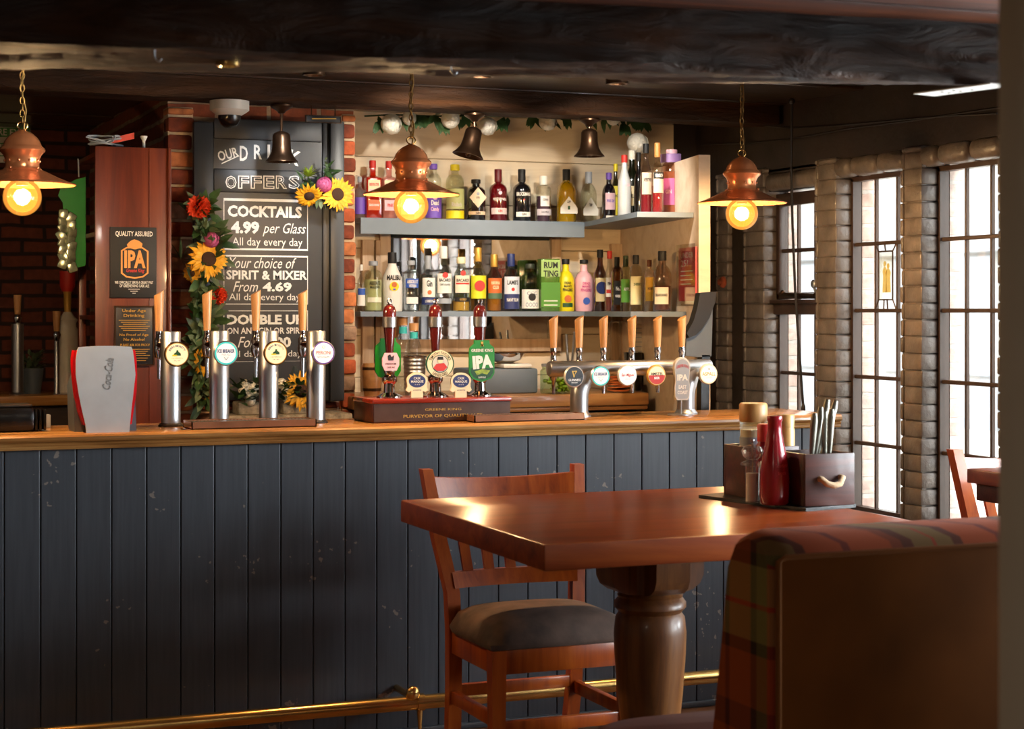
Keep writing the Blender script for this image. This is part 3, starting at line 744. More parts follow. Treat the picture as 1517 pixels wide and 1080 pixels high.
prof = [(0.03, 0.0), (0.012, 0.0), (0.010, 0.006), (0.012, 0.011), (0.008, 0.014), (0.006, 0.020), (0.012, 0.0235), (0.003, 0.026), (-0.001, 0.032), (-0.001, 0.041), (0.004, 0.047), (0.012, 0.05), (0.47, 0.05), (0.47, 0.0)]
mb = MB(); n = len(prof); xs = (XB0 - ox, XB1 + 0.035 - ox)
vs = [(xx, p, q) for xx in xs for p, q in prof]
mb.add(vs, [tuple(range(n - 1, -1, -1)), tuple(range(n, 2 * n))] + [(i, (i + 1) % n, (i + 1) % n + n, i + n) for i in range(n)])
mb.build('moulded_board', 'bar_top', bt, 25)
# brass foot rail
ry, rz_, rr = 5.80, 0.148, 0.025
rail = thing('foot_rail', 'long brass foot rail in front of the slate-blue bar', 'foot rail', (ox, ry, 0))
mb = MB(); mb.tube([(XB0 - ox, 0, rz_), (XB1 - ox, 0, rz_)], rr, 20); mb.build('rail_tube', 'brass', rail)
for xx in (PX(622, ry) - 1.62, PX(622, ry), PX(622, ry) + 1.62):
    mb = MB(); mb.at((xx - ox, 0, 0)); mb.tube([(-0.013, 0, rz_), (0.013, 0, rz_)], rr + 0.005, 20)
    mb.lathe([(0.022, 0), (0.022, 0.006), (0.009, 0.012), (0.006, 0.05), (0.011, rz_ - rr - .002)], 16); mb.build('post', 'brass', rail)
    mb = MB(); mb.at((xx - ox - 0.03, 0.0, 0)); mb.tube([(0, 0.0, rz_ + .02), (0, 0.165, rz_ + 0.02)], 0.012, 12); mb.sphere(0.026, (0, -0.012, rz_ + 0.035), sc=(1, .8, 1)); mb.build('wall_bracket', 'brass', rail)

# ---------------------------------------------------------------- pendants
LY = 5.93
def lamp_prof(): return [(0.171, 1.909), (0.169, 1.911), (0.150, 1.917), (0.118, 1.930), (0.094, 1.9415), (0.074, 1.951), (0.061, 1.956), (0.057, 1.960), (0.054, 1.966), (0.0545, 1.990), (0.060, 2.004), (0.069, 2.013), (0.0725, 2.019), (0.070, 2.026), (0.064, 2.031), (0.060, 2.036), (0.056, 2.048), (0.046, 2.062), (0.032, 2.074), (0.016, 2.082), (0.007, 2.087), (0.0, 2.088)]
def make_pendant(x, label):
    t = thing('pendant_lamp', label, 'pendant lamp', (x, LY, 1.80), group='copper pendant lamps over the bar')
    z0 = -1.80
    mb = MB(); mb.at((0, 0, z0)); pr = lamp_prof(); mb.lathe(pr, 48, cap0=False)
    inner = [(max(0, r - 0.003), z - 0.002) for r, z in pr[:9]]
    mb.lathe([(pr[0][0], pr[0][1])] + inner + [(0.0, 1.966)], 48, cap0=False); 
    for k in range(10):
        a = 2 * pi * k / 10; mb.sphere(0.0045, (0.0548 * cos(a), 0.0548 * sin(a), 1.985), 8, 5)
    for a in (0.4, 2.2, 4.0, 5.4): mb.sphere(0.004, (0.066 * cos(a), 0.066 * sin(a), 1.960), 8, 5)
    mb.build('lamp_shade', 'copper', t, 35)
    mb = MB(); mb.at((0, 0, z0)); mb.cyl(0.02, 1.905, 1.96, 16, 0.022); mb.build('bulb_socket', 'bronze', t)
    mb = MB(); mb.at((0, 0, z0)); r = 0.0615; prf = [(0.0, 1.868 - r)] + [(r * cos(a), 1.868 + r * sin(a)) for a in [radians(d) for d in range(-80, 66, 8)]] + [(0.017, 1.932)]
    mb.lathe(prf, 32, cap0=False, cap1=False); bulb = mb.build('light_bulb', 'bulbglass', t)
    mb = MB(); mb.at((0, 0, z0))
    for k in range(6):
        a = 2 * pi * k / 6; mb.tube([(0.012 * cos(a), 0.012 * sin(a), 1.848), (0.010 * cos(a + .4), 0.010 * sin(a + .4), 1.89)], 0.0035, 6)
    mb.build('filament', 'filament', bulb)
    mb = MB(); mb.at((0, 0, z0)); mb.torus(0.013, 0.0025, (0, 0, 2.099), 16, 6, 'Y', 1.25); mb.build('hanging_loop', 'brass', t)
    mb = MB(); mb.at((0, 0, z0)); zz = 2.118; k = 0
    while zz < 2.41:
        mb.torus(0.0125, 0.0022, (0, 0, zz), 12, 5, 'Y' if k % 2 else 'X', 0.55); zz += 0.0205; k += 1
    mb.build('chain', 'chainbrass', t)
    mb = MB(); mb.at((0, 0, z0)); mb.tube([(0.004, 0, 2.085), (0.012, 0.003, 2.15), (-0.006, 0.004, 2.22), (0.008, 0, 2.3), (0, 0, 2.42)], 0.0032, 6); mb.build('flex', 'chainbrass', t)
    l = lamp('bulb_light', 'POINT', (0, 0, 0), 50, (1.0, 0.76, 0.50), 0.03); l.parent = t; l.location = (0, 0, 1.868 - 1.80)
    return t
pl = make_pendant(PX(609, LY), 'copper pendant lamp with amber globe hanging in front of the bottle shelves')
dup(pl, (PX(33, LY), LY, 1.80), label='copper pendant lamp with amber globe hanging near the mahogany cabinet, cut by the picture edge')
dup(pl, (PX(1099, LY), LY, 1.80), label='copper pendant lamp with amber globe hanging beside the leaded windows')

# ceiling spotlights
for k, (loc, e, c, tgt, cone) in enumerate(SPOTS):
    lab = ['small recessed ceiling spotlight above the drinks blackboard', 'small recessed ceiling spotlight over the left bottle shelves', 'small recessed ceiling spotlight over the right bottle shelves',
           'small recessed ceiling spotlight in front of the mahogany cabinet', 'small recessed ceiling spotlight over the rear servery'][k]
    t = thing('ceiling_spotlight', lab, 'ceiling light', (loc[0], loc[1], 2.395))
    mb = MB(); mb.lathe([(0.045, 0.03), (0.045, 0.0), (0.036, 0.0), (0.03, 0.012)], 24, cap0=False, cap1=False); mb.build('rim', 'bronze', t)
    mb = MB(); mb.cyl(0.03, 0.010, 0.013, 20); mb.build('lens', 'spotglow', t)
    l = lamp('spot_lamp', 'SPOT', (loc[0], loc[1], 2.385), e, c, 0.03, tgt, cone, 0.7)
bp = ceil_pt(337, 92, zb - 0.004)
t = thing('beam_spotlight', 'small lit brass spotlight recessed under the old ceiling beam', 'ceiling light', (bp.x, bp.y, zb - 0.012))
mb = MB(); mb.lathe([(0.026, 0.02), (0.026, 0.0), (0.02, -0.002), (0.018, 0.006)], 20, cap0=False, cap1=False); mb.build('rim', 'brass', t)
mb = MB(); mb.cyl(0.018, 0.004, 0.007, 16); mb.build('lens', 'spotglow', t)
for (x, y, z) in FILL_LAMPS:
    t = thing('ceiling_fill_light', 'unseen round opal light added as fill over the seating area', 'ceiling light', (x, y, ZCF - 0.06), group='added opal fill lights')
    mb = MB(); mb.lathe([(0.0, -0.0), (0.09, 0.004), (0.14, 0.03), (0.15, 0.06)], 24); mb.build('diffuser', 'spotglow', t)
    lamp('fill_lamp', 'AREA', (x, y, ZCF - 0.09), 10, SOFT, 0.3)

# ================================================================= BEER TAPS
def facing(px): return -bearing(px) * 0.0
def make_tap(px, py_top, hx, label, badge, Y=6.20):
    """steel font column, barman-side faucet with oak lever, round badge towards the customer"""
    x = PX(px, Y); s = S(px, Y); t = thing('beer_tap', label, 'beer tap', (x, Y, BT))
    h = PZ(px, py_top, Y) - BT
    mb = MB(); mb.lathe([(0.043, 0), (0.043, 0.006), (0.036, 0.012)], 32); mb.build('base_flange', 'black_matte', t)
    mb = MB(); mb.lathe([(0.034, 0.008), (0.0345, h - .003), (0.032, h), (0.0, h + .001)], 36); mb.build('column', 'steel', t)
    fx = -0.022; fz = h - 0.05
    mb = MB(); mb.tube([(0, 0.02, fz), (fx, 0.10, fz)], 0.014, 12); mb.at((fx, 0.10, 0)); mb.lathe([(0.012, fz - .045), (0.017, fz - .03), (0.019, fz - .01), (0.015, fz + .0), (0.018, fz + .015), (0.011, fz + .03), (0.010, fz + .052)], 16)
    mb.lathe([(0.006, fz - .12), (0.008, fz - .05)], 12); mb.build('faucet', 'chrome', t)
    mb = MB(); mb.at((fx, 0.10, fz + .05)); hh = PZ(hx, py_top - 63, Y + .1) - BT - fz - .05
    n = 20; vs = []
    for zz, r in ((0, .0125), (.35 * hh, .0145), (.9 * hh, .0178)): vs.append((r, zz))
    mb.lathe(vs, n); top = len(mb.v) - n
    for k in range(top, len(mb.v)):
        p = mb.v[k]; mb.v[k] = (p[0], p[1], p[2] + (p[0] - fx) * 0.55)
    top_r = [(p) for p in mb.v[top:]]
    mb.build('lever', 'tapwood', t, 30)
    bx, bz, br = 0.006, h - 0.078, 0.043
    mb = MB(); mb.at((0, 0, 0)); mb.tube([(0, -0.03, bz), (bx, -0.062, bz)], 0.014, 12); mb.at((bx, -0.062, bz), rx=pi / 2)
    mb.lathe([(0.036, 0.0), (br, 0.004), (br + .001, 0.012), (br - .003, 0.017)], 40, cap1=False); bd = mb.build('badge', badge.get('rim', 'copper'), t)
    mb = MB(); mb.at((bx, -0.079, bz)); y = 0.0
    mb.mtl(0).disc(br - .003, y); y -= .0006
    draw_badge(mb, badge, br - .003, y)
    mb.build('badge_face', badge['mats'], bd, 0)
    return t
def draw_badge(mb, b, r, y):
    for op in b['ops']:
        k = op[0]
        if k == 'disc': mb.mtl(op[1]).disc(r * op[2], y, 36, 1, op[4] if len(op) > 4 else 1, (0, r * op[3] if len(op) > 3 else 0))
        elif k == 'text': mb.mtl(op[1]); text(mb, op[2], 0, r * op[3], r * op[4], r * op[5], y, op[6] if len(op) > 6 else 0.0, op[7] if len(op) > 7 else 0.0)
        elif k == 'arc': mb.mtl(op[1]); text(mb, op[2], 0, 0, abs(r * op[3]) * op[4], r * op[5], y, 0.01, arc=r * op[3])
        elif k == 'bar': mb.mtl(op[1]).add([(r * op[2], y, r * op[4]), (r * op[3], y, r * op[4]), (r * op[3], y, r * op[5]), (r * op[2], y, r * op[5])], [(0, 1, 2, 3)])
        elif k == 'poly': mb.mtl(op[1]).add([(r * a, y, r * c) for a, c in op[2]], [tuple(range(len(op[2])))])
        y -= .0004
half = [(cos(pi + pi * k / 24) * .94, sin(pi + pi * k / 24) * .94) for k in range(25)]
B_MOR = dict(mats=['gold', 'lens_cream', 'navy', 'dgreen', 'yellow'], rim='bronze', ops=[('disc', 1, .93), ('arc', 2, 'BIRRA MORETTI', .72, 2.3, .2), ('poly', 3, [(-.3, -.12), (.34, -.12), (.3, .1), (.12, .2), (.1, .34), (-.04, .36), (-.08, .18), (-.24, .08)]), ('poly', 4, [(-.42, -.16), (.0, -.16), (.0, -.04), (-.4, -.04)]), ('text', 3, "L'AUTENTICA", -.34, 1.0, .11), ('text', 2, 'DAL 1859', -.56, .55, .1)])
B_ICE = dict(mats=['lens_teal', 'lens_white', 'navy', 'grey'], rim='steel', ops=[('disc', 1, .86), ('text', 2, 'ICE BREAKER', .2, 1.5, .34, .03), ('text', 3, 'PALE ALE', -.12, .8, .16), ('poly', 3, [(0, -.62), (.24, -.3), (.18, -.3), (0, -.52), (-.18, -.3), (-.24, -.3)])])
B_PER = dict(mats=['violet', 'lens_white', 'redp', 'navy', 'gold'], rim='steel', ops=[('disc', 1, .9), ('disc', 4, .14, .52), ('disc', 1, .10, .52), ('text', 2, 'PERONI', .02, 1.35, .34), ('text', 3, 'NASTRO AZZURRO', -.36, 1.2, .15)])
B_GUI = dict(mats=['black', 'lens_white', 'gold', 'ink'], rim='silver', ops=[('poly', 2, [(-.3, .62), (-.1, .58), (.24, .62), (.28, .5), (.1, .3), (.0, -.06), (-.1, -.08), (-.2, .3)]), ('poly', 3, [(-.14, .5), (.12, .52), (-.02, .1)]), ('text', 1, 'GUINNESS', -.34, 1.35, .24, .01), ('text', 1, 'DRAUGHT', -.62, .7, .12)])
B_SAN = dict(mats=['lens_white', 'redp', 'navy', 'gold'], rim='silver', ops=[('text', 1, 'San Miguel', .0, 1.5, .4, .02, .35), ('text', 2, 'ESPECIAL', -.4, .6, .12)])
B_AMS = dict(mats=['lens_cream', 'redp', 'ink', 'lens_white', 'gold'], rim='gold', ops=[('disc', 4, .98), ('disc', 0, .92), ('poly', 1, half), ('text', 2, 'AMSTEL', .16, 1.5, .32, .02), ('text', 3, 'BIER', -.28, .62, .26, .02)])
B_ASP = dict(mats=['lens_cream', 'lens_white', 'gold', 'grey'], rim='silver', ops=[('disc', 1, .9), ('text', 2, 'ASPALL', .02, 1.6, .4, .02), ('text', 3, 'CYDER', -.36, .7, .14), ('disc', 3, .1, .54)])
make_tap(253, 491, 239, 'steel beer tap with a cream badge, standing nearest the silver and red soft drink dispenser', B_MOR)
make_tap(325, 490, 307, 'steel beer tap with a round turquoise badge behind the copper drip tray', B_ICE)
make_tap(398, 490, 378, 'steel beer tap with a cream badge, between turquoise and purple-rimmed taps', B_MOR)
make_tap(468, 490, 452, 'steel beer tap with a white badge rimmed in purple, beside the beer engine', B_PER)

# six-lever bridge font on the right
FY = 6.18
fx0, fx1 = PX(815, FY), PX(1050, FY); fzc = PZ(935, 545, FY)
ft = thing('bridge_beer_font', 'steel bridge beer font with six oak levers on two curved legs', 'beer font', ((fx0 + fx1) / 2, FY, BT))
fo = (fx0 + fx1) / 2
mb = MB(); mb.at((0, 0, fzc - BT), ry=pi / 2); L2 = (fx1 - fx0) / 2; mb.lathe([(0.0, -L2 - .012), (0.026, -L2 - .006), (0.030, -L2), (0.030, L2), (0.026, L2 + .006), (0, L2 + .012)], 28); mb.build('bridge_tube', 'steel', ft)
for lx, d in ((858, 1), (1016, 1)):
    X = PX(lx, FY) - fo; hz = fzc - BT
    mb = MB(); mb.at((X, 0, 0)); mb.lathe([(0.046, 0), (0.046, 0.006), (0.040, 0.012), (0.036, 0.02)], 30)
    mb.at(); mb.tube([(X, 0, .01), (X, 0, hz * .42), (X + .002, 0, hz * .52), (X + .010, 0, hz * .66), (X + .022 * d, 0, hz * .84), (X + .040 * d, 0, hz)], [.035, .035, .0352, .035, .033, .028], 24); mb.build('leg', 'steel', ft)
def bridge_tap(px_h, px_b, py_b, badge, name_extra=None, kind='round'):
    X = PX(px_h, FY + .07) - fo; hz = fzc - BT
    mb = MB(); mb.tube([(X + .01, 0.0, hz), (X, .07, hz)], 0.014, 12); mb.at((X, .07, 0))
    mb.lathe([(0.0065, hz - .10), (0.0075, hz - .05), (0.014, hz - .04), (0.019, hz - .01), (0.019, hz + .02), (0.012, hz + .03), (0.011, hz + .055), (0.014, hz + .06), (0.012, hz + .078)], 16); mb.build('faucet', 'chrome', ft)
    z0 = hz + .078; z1 = PZ(px_h, 468, FY + .07) - BT
    mb = MB(); mb.at((X, .07, z0)); hh = z1 - z0; n = 20
    mb.lathe([(0.0125, 0), (0.015, .4 * hh), (0.0175, .93 * hh)], n); top = len(mb.v) - n
    for k in range(top, len(mb.v)): p = mb.v[k]; mb.v[k] = (p[0], p[1], p[2] + (p[0] - X) * .6)
    mb.build('lever', 'tapwood', ft, 30)
    if badge is None: return
    by_ = -0.062; bx = PX(px_b, FY + by_ - .017) - fo; bz = PZ(px_b, py_b, FY + by_ - .017) - BT
    if kind == 'round':
        br = 0.0395
        mb = MB(); mb.tube([(bx, -0.02, bz), (bx, by_, bz)], 0.012, 12); mb.at((bx, by_, bz), rx=pi / 2); mb.lathe([(0.032, 0), (br, .004), (br + .001, .012), (br - .003, .017)], 40, cap1=False); bd = mb.build('badge', badge['rim'], ft)
        mb = MB(); mb.at((bx, by_ - .017, bz)); mb.mtl(0).disc(br - .003, 0); draw_badge(mb, badge, br - .003, -.0006); mb.build('badge_face', badge['mats'], bd, 0)
    else:
        mb = MB(); mb.tube([(bx, -0.02, bz + .02), (bx, by_, bz + .02)], 0.012, 12)
        out = [(.034 * cos(a), .030 + .040 * sin(a)) for a in [pi * k / 14 for k in range(-1, 16)]] + [(-.029, -.02), (-.033, -.05), (-.030, -.085), (-.022, -.096), (.022, -.096), (.030, -.085), (.033, -.05), (.029, -.02)]
        mb.at((bx, by_ - .008, bz)); mb.prism(out, -.009, .008); bd = mb.build('badge', 'offwhite', ft, 30)
        mb = MB(); mb.at((bx, by_ - .0175, bz)); mb.mtl(0); ins = [(a * .9, c * .92 - .002) for a, c in out]; mb.add([(a, -.0004, c) for a, c in ins], [tuple(range(len(ins)))])
        mb.mtl(1); text(mb, 'GREENE KING', 0, .03, .052, .012, -.001, .01, bow=.008); mb.mtl(2); text(mb, 'IPA', 0, -.008, .046, .024, -.001, .05); text(mb, 'EAST', 0, -.045, .034, .014, -.001, .03); text(mb, 'COAST', 0, -.066, .044, .014, -.001, .03)
        mb.build('badge_face', ['grey', 'redp', 'white'], bd, 0)
        mb = MB(); mb.tube([(bx, by_ - .004, bz - .095), (bx, by_ - .004, .006)], .004, 8); mb.at((bx, by_, 0)); mb.cyl(.05, .001, .006, 24); mb.build('badge_stand', 'steel', ft)
bridge_tap(820, 0, 0, None)
bridge_tap(858, 851, 558, B_GUI); bridge_tap(894, 890, 557, B_ICE); bridge_tap(936, 930, 556, B_SAN); bridge_tap(974, 973, 556, B_AMS)
bridge_tap(1010, 1011, 556, B_AMS, kind='tall')
bd_x = 1047; by_ = -0.06; X = PX(bd_x, FY + by_) - fo; bz = PZ(bd_x, 554, FY + by_) - BT
mb = MB(); mb.tube([(X - .01, -0.01, bz - .005), (X, by_, bz)], .012, 12); mb.at((X, by_, bz), rx=pi / 2); mb.lathe([(.032, 0), (.0395, .004), (.04, .012), (.037, .017)], 40, cap1=False); bd = mb.build('badge', 'silver', ft)
mb = MB(); mb.at((X, by_ - .017, bz)); mb.mtl(0).disc(.037, 0); draw_badge(mb, B_ASP, .037, -.0006); mb.build('badge_face', B_ASP['mats'], bd, 0)

# drip trays
def drip_tray(x0, x1, ya, yb, pa, label, grille='coppertray'):
    X0, X1 = PX(x0, ya), PX(x1, ya); h = 0.026
    t = thing('drip_tray', label, 'drip tray', ((X0 + X1) / 2, (ya + yb) / 2, BT)); w, d = (X1 - X0) / 2, (yb - ya) / 2
    mb = MB()
    mb.box((-w, -d, 0), (w, -d + .004, h)); mb.box((-w, d - .004, 0), (w, d, h)); mb.box((-w, -d, 0), (-w + .004, d, h)); mb.box((w - .004, -d, 0), (w, d, h)); mb.box((-w, -d, 0), (w, d, .004)); mb.build('tray', 'coppertray', t, 0)
    mb = MB(); x = -w + .01
    while x < w - .01: mb.box((x, -d + .004, h - .006), (x + .006, d - .004, h - .003)); x += .013
    mb.box((-w + .004, -.004, h - .008), (w - .004, .004, h - .006)); mb.build('grille', 'steel', t, 0)
drip_tray(284, 469, 5.99, 6.13, 0, 'long copper drip tray below the steel taps on the bar')
drip_tray(703, 866, 5.985, 6.068, 0, 'copper drip tray in front of the beer engine and black badged tap')

# ---------------------------------------------------------------- soft drink dispenser
dx = PX(154, 6.05); ss = S(154, 6.05)
t = thing('drink_dispenser', 'silver soft drink dispenser with glossy red sides on the bar', 'drink dispenser', (dx, 6.05, BT))
rowsd = [(632, 124, 186, 124, 186), (621, 123, 187, 121, 190), (600, 118, 189, 114, 193), (575, 113, 192, 109, 197), (548, 109, 195, 106, 198), (525, 109, 193, 105, 197), (512, 111, 191, 107, 195), (507, 113, 189, 111, 191)]
sil = [((a - 155) * ss, max(0.0, (632 - y) * ss)) for y, a, _, _, _ in rowsd] + [((140 - 155) * ss, (505.5 - 632) * -ss), ((165 - 155) * ss, (505.5 - 632) * -ss)] + [((b - 155) * ss, max(0, (632 - y) * ss)) for y, _, b, _, _ in rowsd[::-1]]
red = [((c - 155) * ss, (632 - y) * ss) for y, _, _, c, _ in rowsd[1:-1]] + [((d - 155) * ss, (632 - y) * ss) for y, _, _, _, d in rowsd[1:-1][::-1]]
mb = MB(); mb.prism(sil[::-1], -.082, -.070); mb.build('front_shield', 'silver', t, 25)
mb = MB(); mb.prism(red[::-1], -.076, -.02); mb.build('red_trim', 'red', t, 25)
mb = MB(); mb.prism([(-.10, 0), (.105, 0), (.10, .14), (.07, .26), (-.07, .26), (-.105, .15)][::-1][::-1], -.02, .12); mb.build('housing', 'greybox', t, 25)
mb = MB(); text(mb, 'Coca-Cola', 0, .195, .105, .028, -.0828, .012, .3, rot=pi / 2 - .12); mb.build('lettering', 'steel', t, 0)

# black glossy bar caddy at the end of the counter
X = PX(22, 6.15); t = thing('bar_caddy', 'glossy black bar caddy with a ribbed end, left of the soft drink dispenser', 'caddy', (X, 6.15, BT))
mb = MB(); mb.cbox((-.12, -.07, 0), (.06, .07, .085), .02); mb.build('body', 'black', t)
mb = MB()
for k in range(3): mb.cbox((.058 + .014 * k, -.06, 0.004), (.068 + .014 * k, .06, .075), .004)
mb.build('ribs', 'black', t)
mb = MB(); mb.cbox((-.11, -.06, .083), (.05, .06, .092), .003); mb.build('lid', 'black_matte', t)
X = PX(66, 6.3); t = tag(MB().at((0, 0, 0)).cbox((-.018, -.02, 0), (.018, .02, .045), .002).build('card_stand', 'grey', loc=(X, 6.3, BT)), 'small grey card stand on the bar beside the black caddy', 'card stand')

# ---------------------------------------------------------------- beer engine with three hand pumps
EY = 6.08; ex0, ex1 = PX(553, EY), PX(756, EY); eo = (ex0 + ex1) / 2; ew = (ex1 - ex0) / 2; eh = 0.086
t = thing('beer_engine', 'mahogany beer engine box with three burgundy hand pumps on the bar', 'beer engine', (eo, EY, BT))
mb = MB(); mb.cbox((-ew, 0, 0), (ew, .24, eh - .014), .004); mb.build('box', 'boxwood', t, 30)
mb = MB(); mb.cbox((-ew - .004, -.006, eh - .016), (ew + .004, .246, eh), .004); mb.build('box_top', 'redwood', t, 30)
mb = MB(); mb.box((-ew + .002, -.003, .006), (ew - .002, .0, eh - .017)); pl_ = mb.build('front_plate', 'plate', t, 0)
mb = MB(); text(mb, 'PURVEYOR OF QUALITY ALES', 0.0, .022, ew * 1.15, .013, -.004, .01); text(mb, 'GREENE KING', 0, .046, .14, .008, -.004); mb.build('lettering', 'gold', pl_, 0)
def pump(px, py_top):
    X = PX(px, EY + .1) - eo; zt = PZ(px, py_top, EY + .1) - BT
    pb = MB(); pb.at((X, .1, 0)); pb.lathe([(.048, eh), (.048, eh + .006), (.035, eh + .012), (.022, eh + .02), (.02, eh + .05), (.028, eh + .06), (.028, eh + .075), (.018, eh + .085), (.023, eh + .10), (.018, eh + .12), (.011, eh + .13)], 24); pb.build('pump_body', 'chrome', t)
    z0 = eh + .125; H = zt - z0
    hb = MB(); hb.at((X, .1, z0)); hb.lathe([(.010, 0), (.013, .10 * H), (.0165, .3 * H), (.0215, .52 * H), (.0245, .72 * H), (.0245, .82 * H), (.019, .88 * H), (.010, .905 * H)], 24); hd = hb.build('pump_handle', 'burg', t)
    fb = MB(); fb.at((X, .1, z0)); fb.lathe([(.0215, .56 * H), (.0252, .565 * H), (.0262, .72 * H), (.0245, .725 * H)], 24, cap0=False, cap1=False); fb.build('silver_band', 'steel', hd)
    fb = MB(); fb.at((X, .1, z0)); fb.lathe([(.010, .9 * H), (.012, .915 * H), (.006, .93 * H)], 16); fb.torus(.0075, .0028, (0, 0, .965 * H), 14, 6, 'Y'); fb.build('finial', 'chrome', hd)
    return X
p1 = pump(577, 443); p2 = pump(645, 443); p3 = pump(711, 443)
def clip(name, px, py, outline, layers, mats, dy=0.02, thick=.008, m='green'):
    X = PX(px, EY + dy) - eo; Z = PZ(px, py, EY + dy) - BT
    mb = MB(); mb.at((X, dy, Z)); mb.prism(outline, 0, thick); o = mb.build(name, m, t, 30)
    mb = MB(); mb.at((X, dy, Z)); y = -.0006
    for f in layers: f(mb, y); y -= .0004
    if layers: mb.build('clip_print', mats, o, 0)
    mb = MB(); mb.tube([(X, dy + thick, Z), (X, .095, Z)], .006, 8); mb.build('clip_arm', 'chrome', o)
    return o
k_ = S(716, EY)
sh = [(-12, 31), (-12, 26), (-19, 20), (-20, 14), (-20, -18), (-15, -26), (0, -31), (15, -26), (20, -18), (20, 14), (19, 20), (12, 26), (12, 31)]
shield = [(a * k_, c * k_) for a, c in sh]
def L_poly(i, pts): return lambda mb, y: mb.mtl(i).add([(a * k_, y, c * k_) for a, c in pts], [tuple(range(len(pts)))])
def L_text(i, s_, cx, cz, w, h, bold=.02, **kw): return lambda mb, y: text(mb.mtl(i), s_, cx * k_, cz * k_, w * k_, h * k_, y, bold, **kw)
def L_disc(i, r, cz=0, sx=1, sz=1): return lambda mb, y: mb.mtl(i).disc(r * k_, y, 40, sx, sz, (0, cz * k_))
def L_arc(i, s_, r, w, h): return lambda mb, y: text(mb.mtl(i), s_, 0, 0, w * k_, h * k_, y, .01, arc=r * k_)
clip('pump_clip', 714, 535, shield, [L_poly(3, [(-18, -10), (18, -10), (18, -17), (13, -24), (0, -28), (-13, -24), (-18, -17)]), L_text(1, 'GREENE KING', 0, 16, 34, 4.6), L_text(1, 'IPA', 1, -1, 32, 20, .06, rot=.08), L_poly(2, [(-12, -15), (0, -12), (13, -14), (8, -20), (0, -18), (-8, -21)]), L_text(1, 'SUFFOLK', 0, -24, 12, 2.6), L_poly(4, [(-3, 22), (0, 26), (3, 22), (1, 22), (2, 29), (-2, 29), (-1, 22)])], ['green', 'white', 'lime', 'dgreen', 'gold'], .015)
clip('pump_clip', 575, 532, shield, [], [], .15, .008, 'green')
sml = [(-9, 13), (-13, 5), (-13, -5), (-9, -13), (9, -13), (13, -5), (13, 5), (9, 13)]
clip('pump_clip', 579, 536, [(a * k_, c * k_) for a, c in sml], [L_text(1, 'FREEDOM', 0, -3, 16, 3), L_text(1, 'CASK ALE', 0, -8, 12, 2.4), L_poly(1, [(-4, 2), (4, 2), (5, 10), (1, 7), (-1, 11), (-5, 9)])], ['offwhite', 'ink'], .04, .006, 'pink')
rnd_ = [(22 * k_ * cos(a), 20 * k_ * sin(a)) for a in [2 * pi * k / 40 for k in range(40)]]
clip('pump_clip', 652, 539, rnd_, [L_disc(1, 20), L_disc(0, 13.2), L_disc(4, 12.2), L_arc(2, "TIMOTHY TAYLOR'S", 16.3, 40, 4.6), L_arc(2, 'LANDLORD', -16.6, 24, 4.4), L_poly(3, [(-11, -6), (-6, 0), (6, 1), (11, -5), (5, -10.5), (-5, -10.5)]), L_disc(1, 4.2, 5), L_poly(2, [(-5, 6), (5, 6), (4, 10.5), (-4, 10.5)])], ['dgreen', 'cream', 'ink', 'redp', 'offwhite'], .015, .006, 'dgreen')
cq = [(16 * cos(a), 6 + 12 * sin(a)) for a in [pi * k / 14 - .35 for k in range(0, 18)]] + [(-15, -3), (-17, -8), (-13, -11), (-9, -9), (-9, -19), (9, -19), (9, -9), (13, -11), (17, -8), (15, -3)]
for cpx in (618, 683):
    clip('cask_plaque', cpx, 570, [(a * k_, c * k_) for a, c in cq], [L_disc(1, 13, 5.5, 1, .72), L_text(2, 'CASK', 0, 9.5, 11, 3.6), L_text(2, 'MARQUE', 0, 4.5, 19, 4), L_text(2, '* * *', 0, 0, 8, 2), L_text(1, 'ACCREDITED', 0, -8, 13, 1.8)], ['cream', 'navy', 'white'], .02, .008, 'cream')

# ================================================================= CABINET, SIGNS, CLUTTER ON THE LEFT
KY = 7.0; kx0, kx1 = PX(141, KY), PX(253, KY); kz = PZ(196, 218, KY)
kd = 0.46
cab = thing('cabinet', 'tall mahogany cabinet with open side shelves left of the blackboard', 'cabinet', ((kx0 + kx1) / 2, KY, 0)); kw = (kx1 - kx0) / 2
mb = MB(); mb.cbox((-kw, 0, 0.2), (kw, 0.022, kz), .003); mb.build('front_panel', 'cabinet', cab, 30)
mb = MB(); mb.cbox((kw * .42, -.004, .2), (kw * .44, .002, kz), .001); mb.cbox((kw - .012, -.012, 0.2), (kw, .002, kz), .003); mb.build('edge_moulding', 'cabinet', cab, 30)
mb = MB(); mb.cbox((kw - .02, .02, 0.2), (kw, kd, kz), .002); mb.build('side_panel', 'cabinet', cab, 30)
mb = MB(); mb.cbox((-kw, kd - .04, 0.2), (-kw + .03, kd, kz - .12), .003); mb.build('back_post', 'cabinet', cab, 30)
zs1, zs2 = PZ(130, 346, KY + .2), PZ(130, 467, KY + .2)
for zz in (0.2, zs2 - .35, zs2, zs1, kz - .02):
    mb = MB(); mb.cbox((-kw + .002, .022, zz - .018), (kw - .02, kd - .005, zz), .002); mb.build('shelf', 'cabinet', cab, 30)
def small_bottle(name, label, x, y, z, r, h, m, cap='gold', group=None):
    t = thing(name, label, 'bottle', (x, y, z), 0, group)
    mb = MB(); mb.lathe([(r * .9, 0), (r, .01), (r, h * .6), (r * .4, h * .75), (r * .36, h * .9)], 18); mb.build('glass_body', m, t)
    mb = MB(); mb.cyl(r * .42, h * .88, h, 14); mb.build('cap', cap, t)
    return t
M['amber'] = glass('amber_spirit_glass', (0.75, 0.45, 0.12), .15, .04, .3, (0.5, 0.25, 0.05))
xx = (kx0 + kx1) / 2 - kw + .045
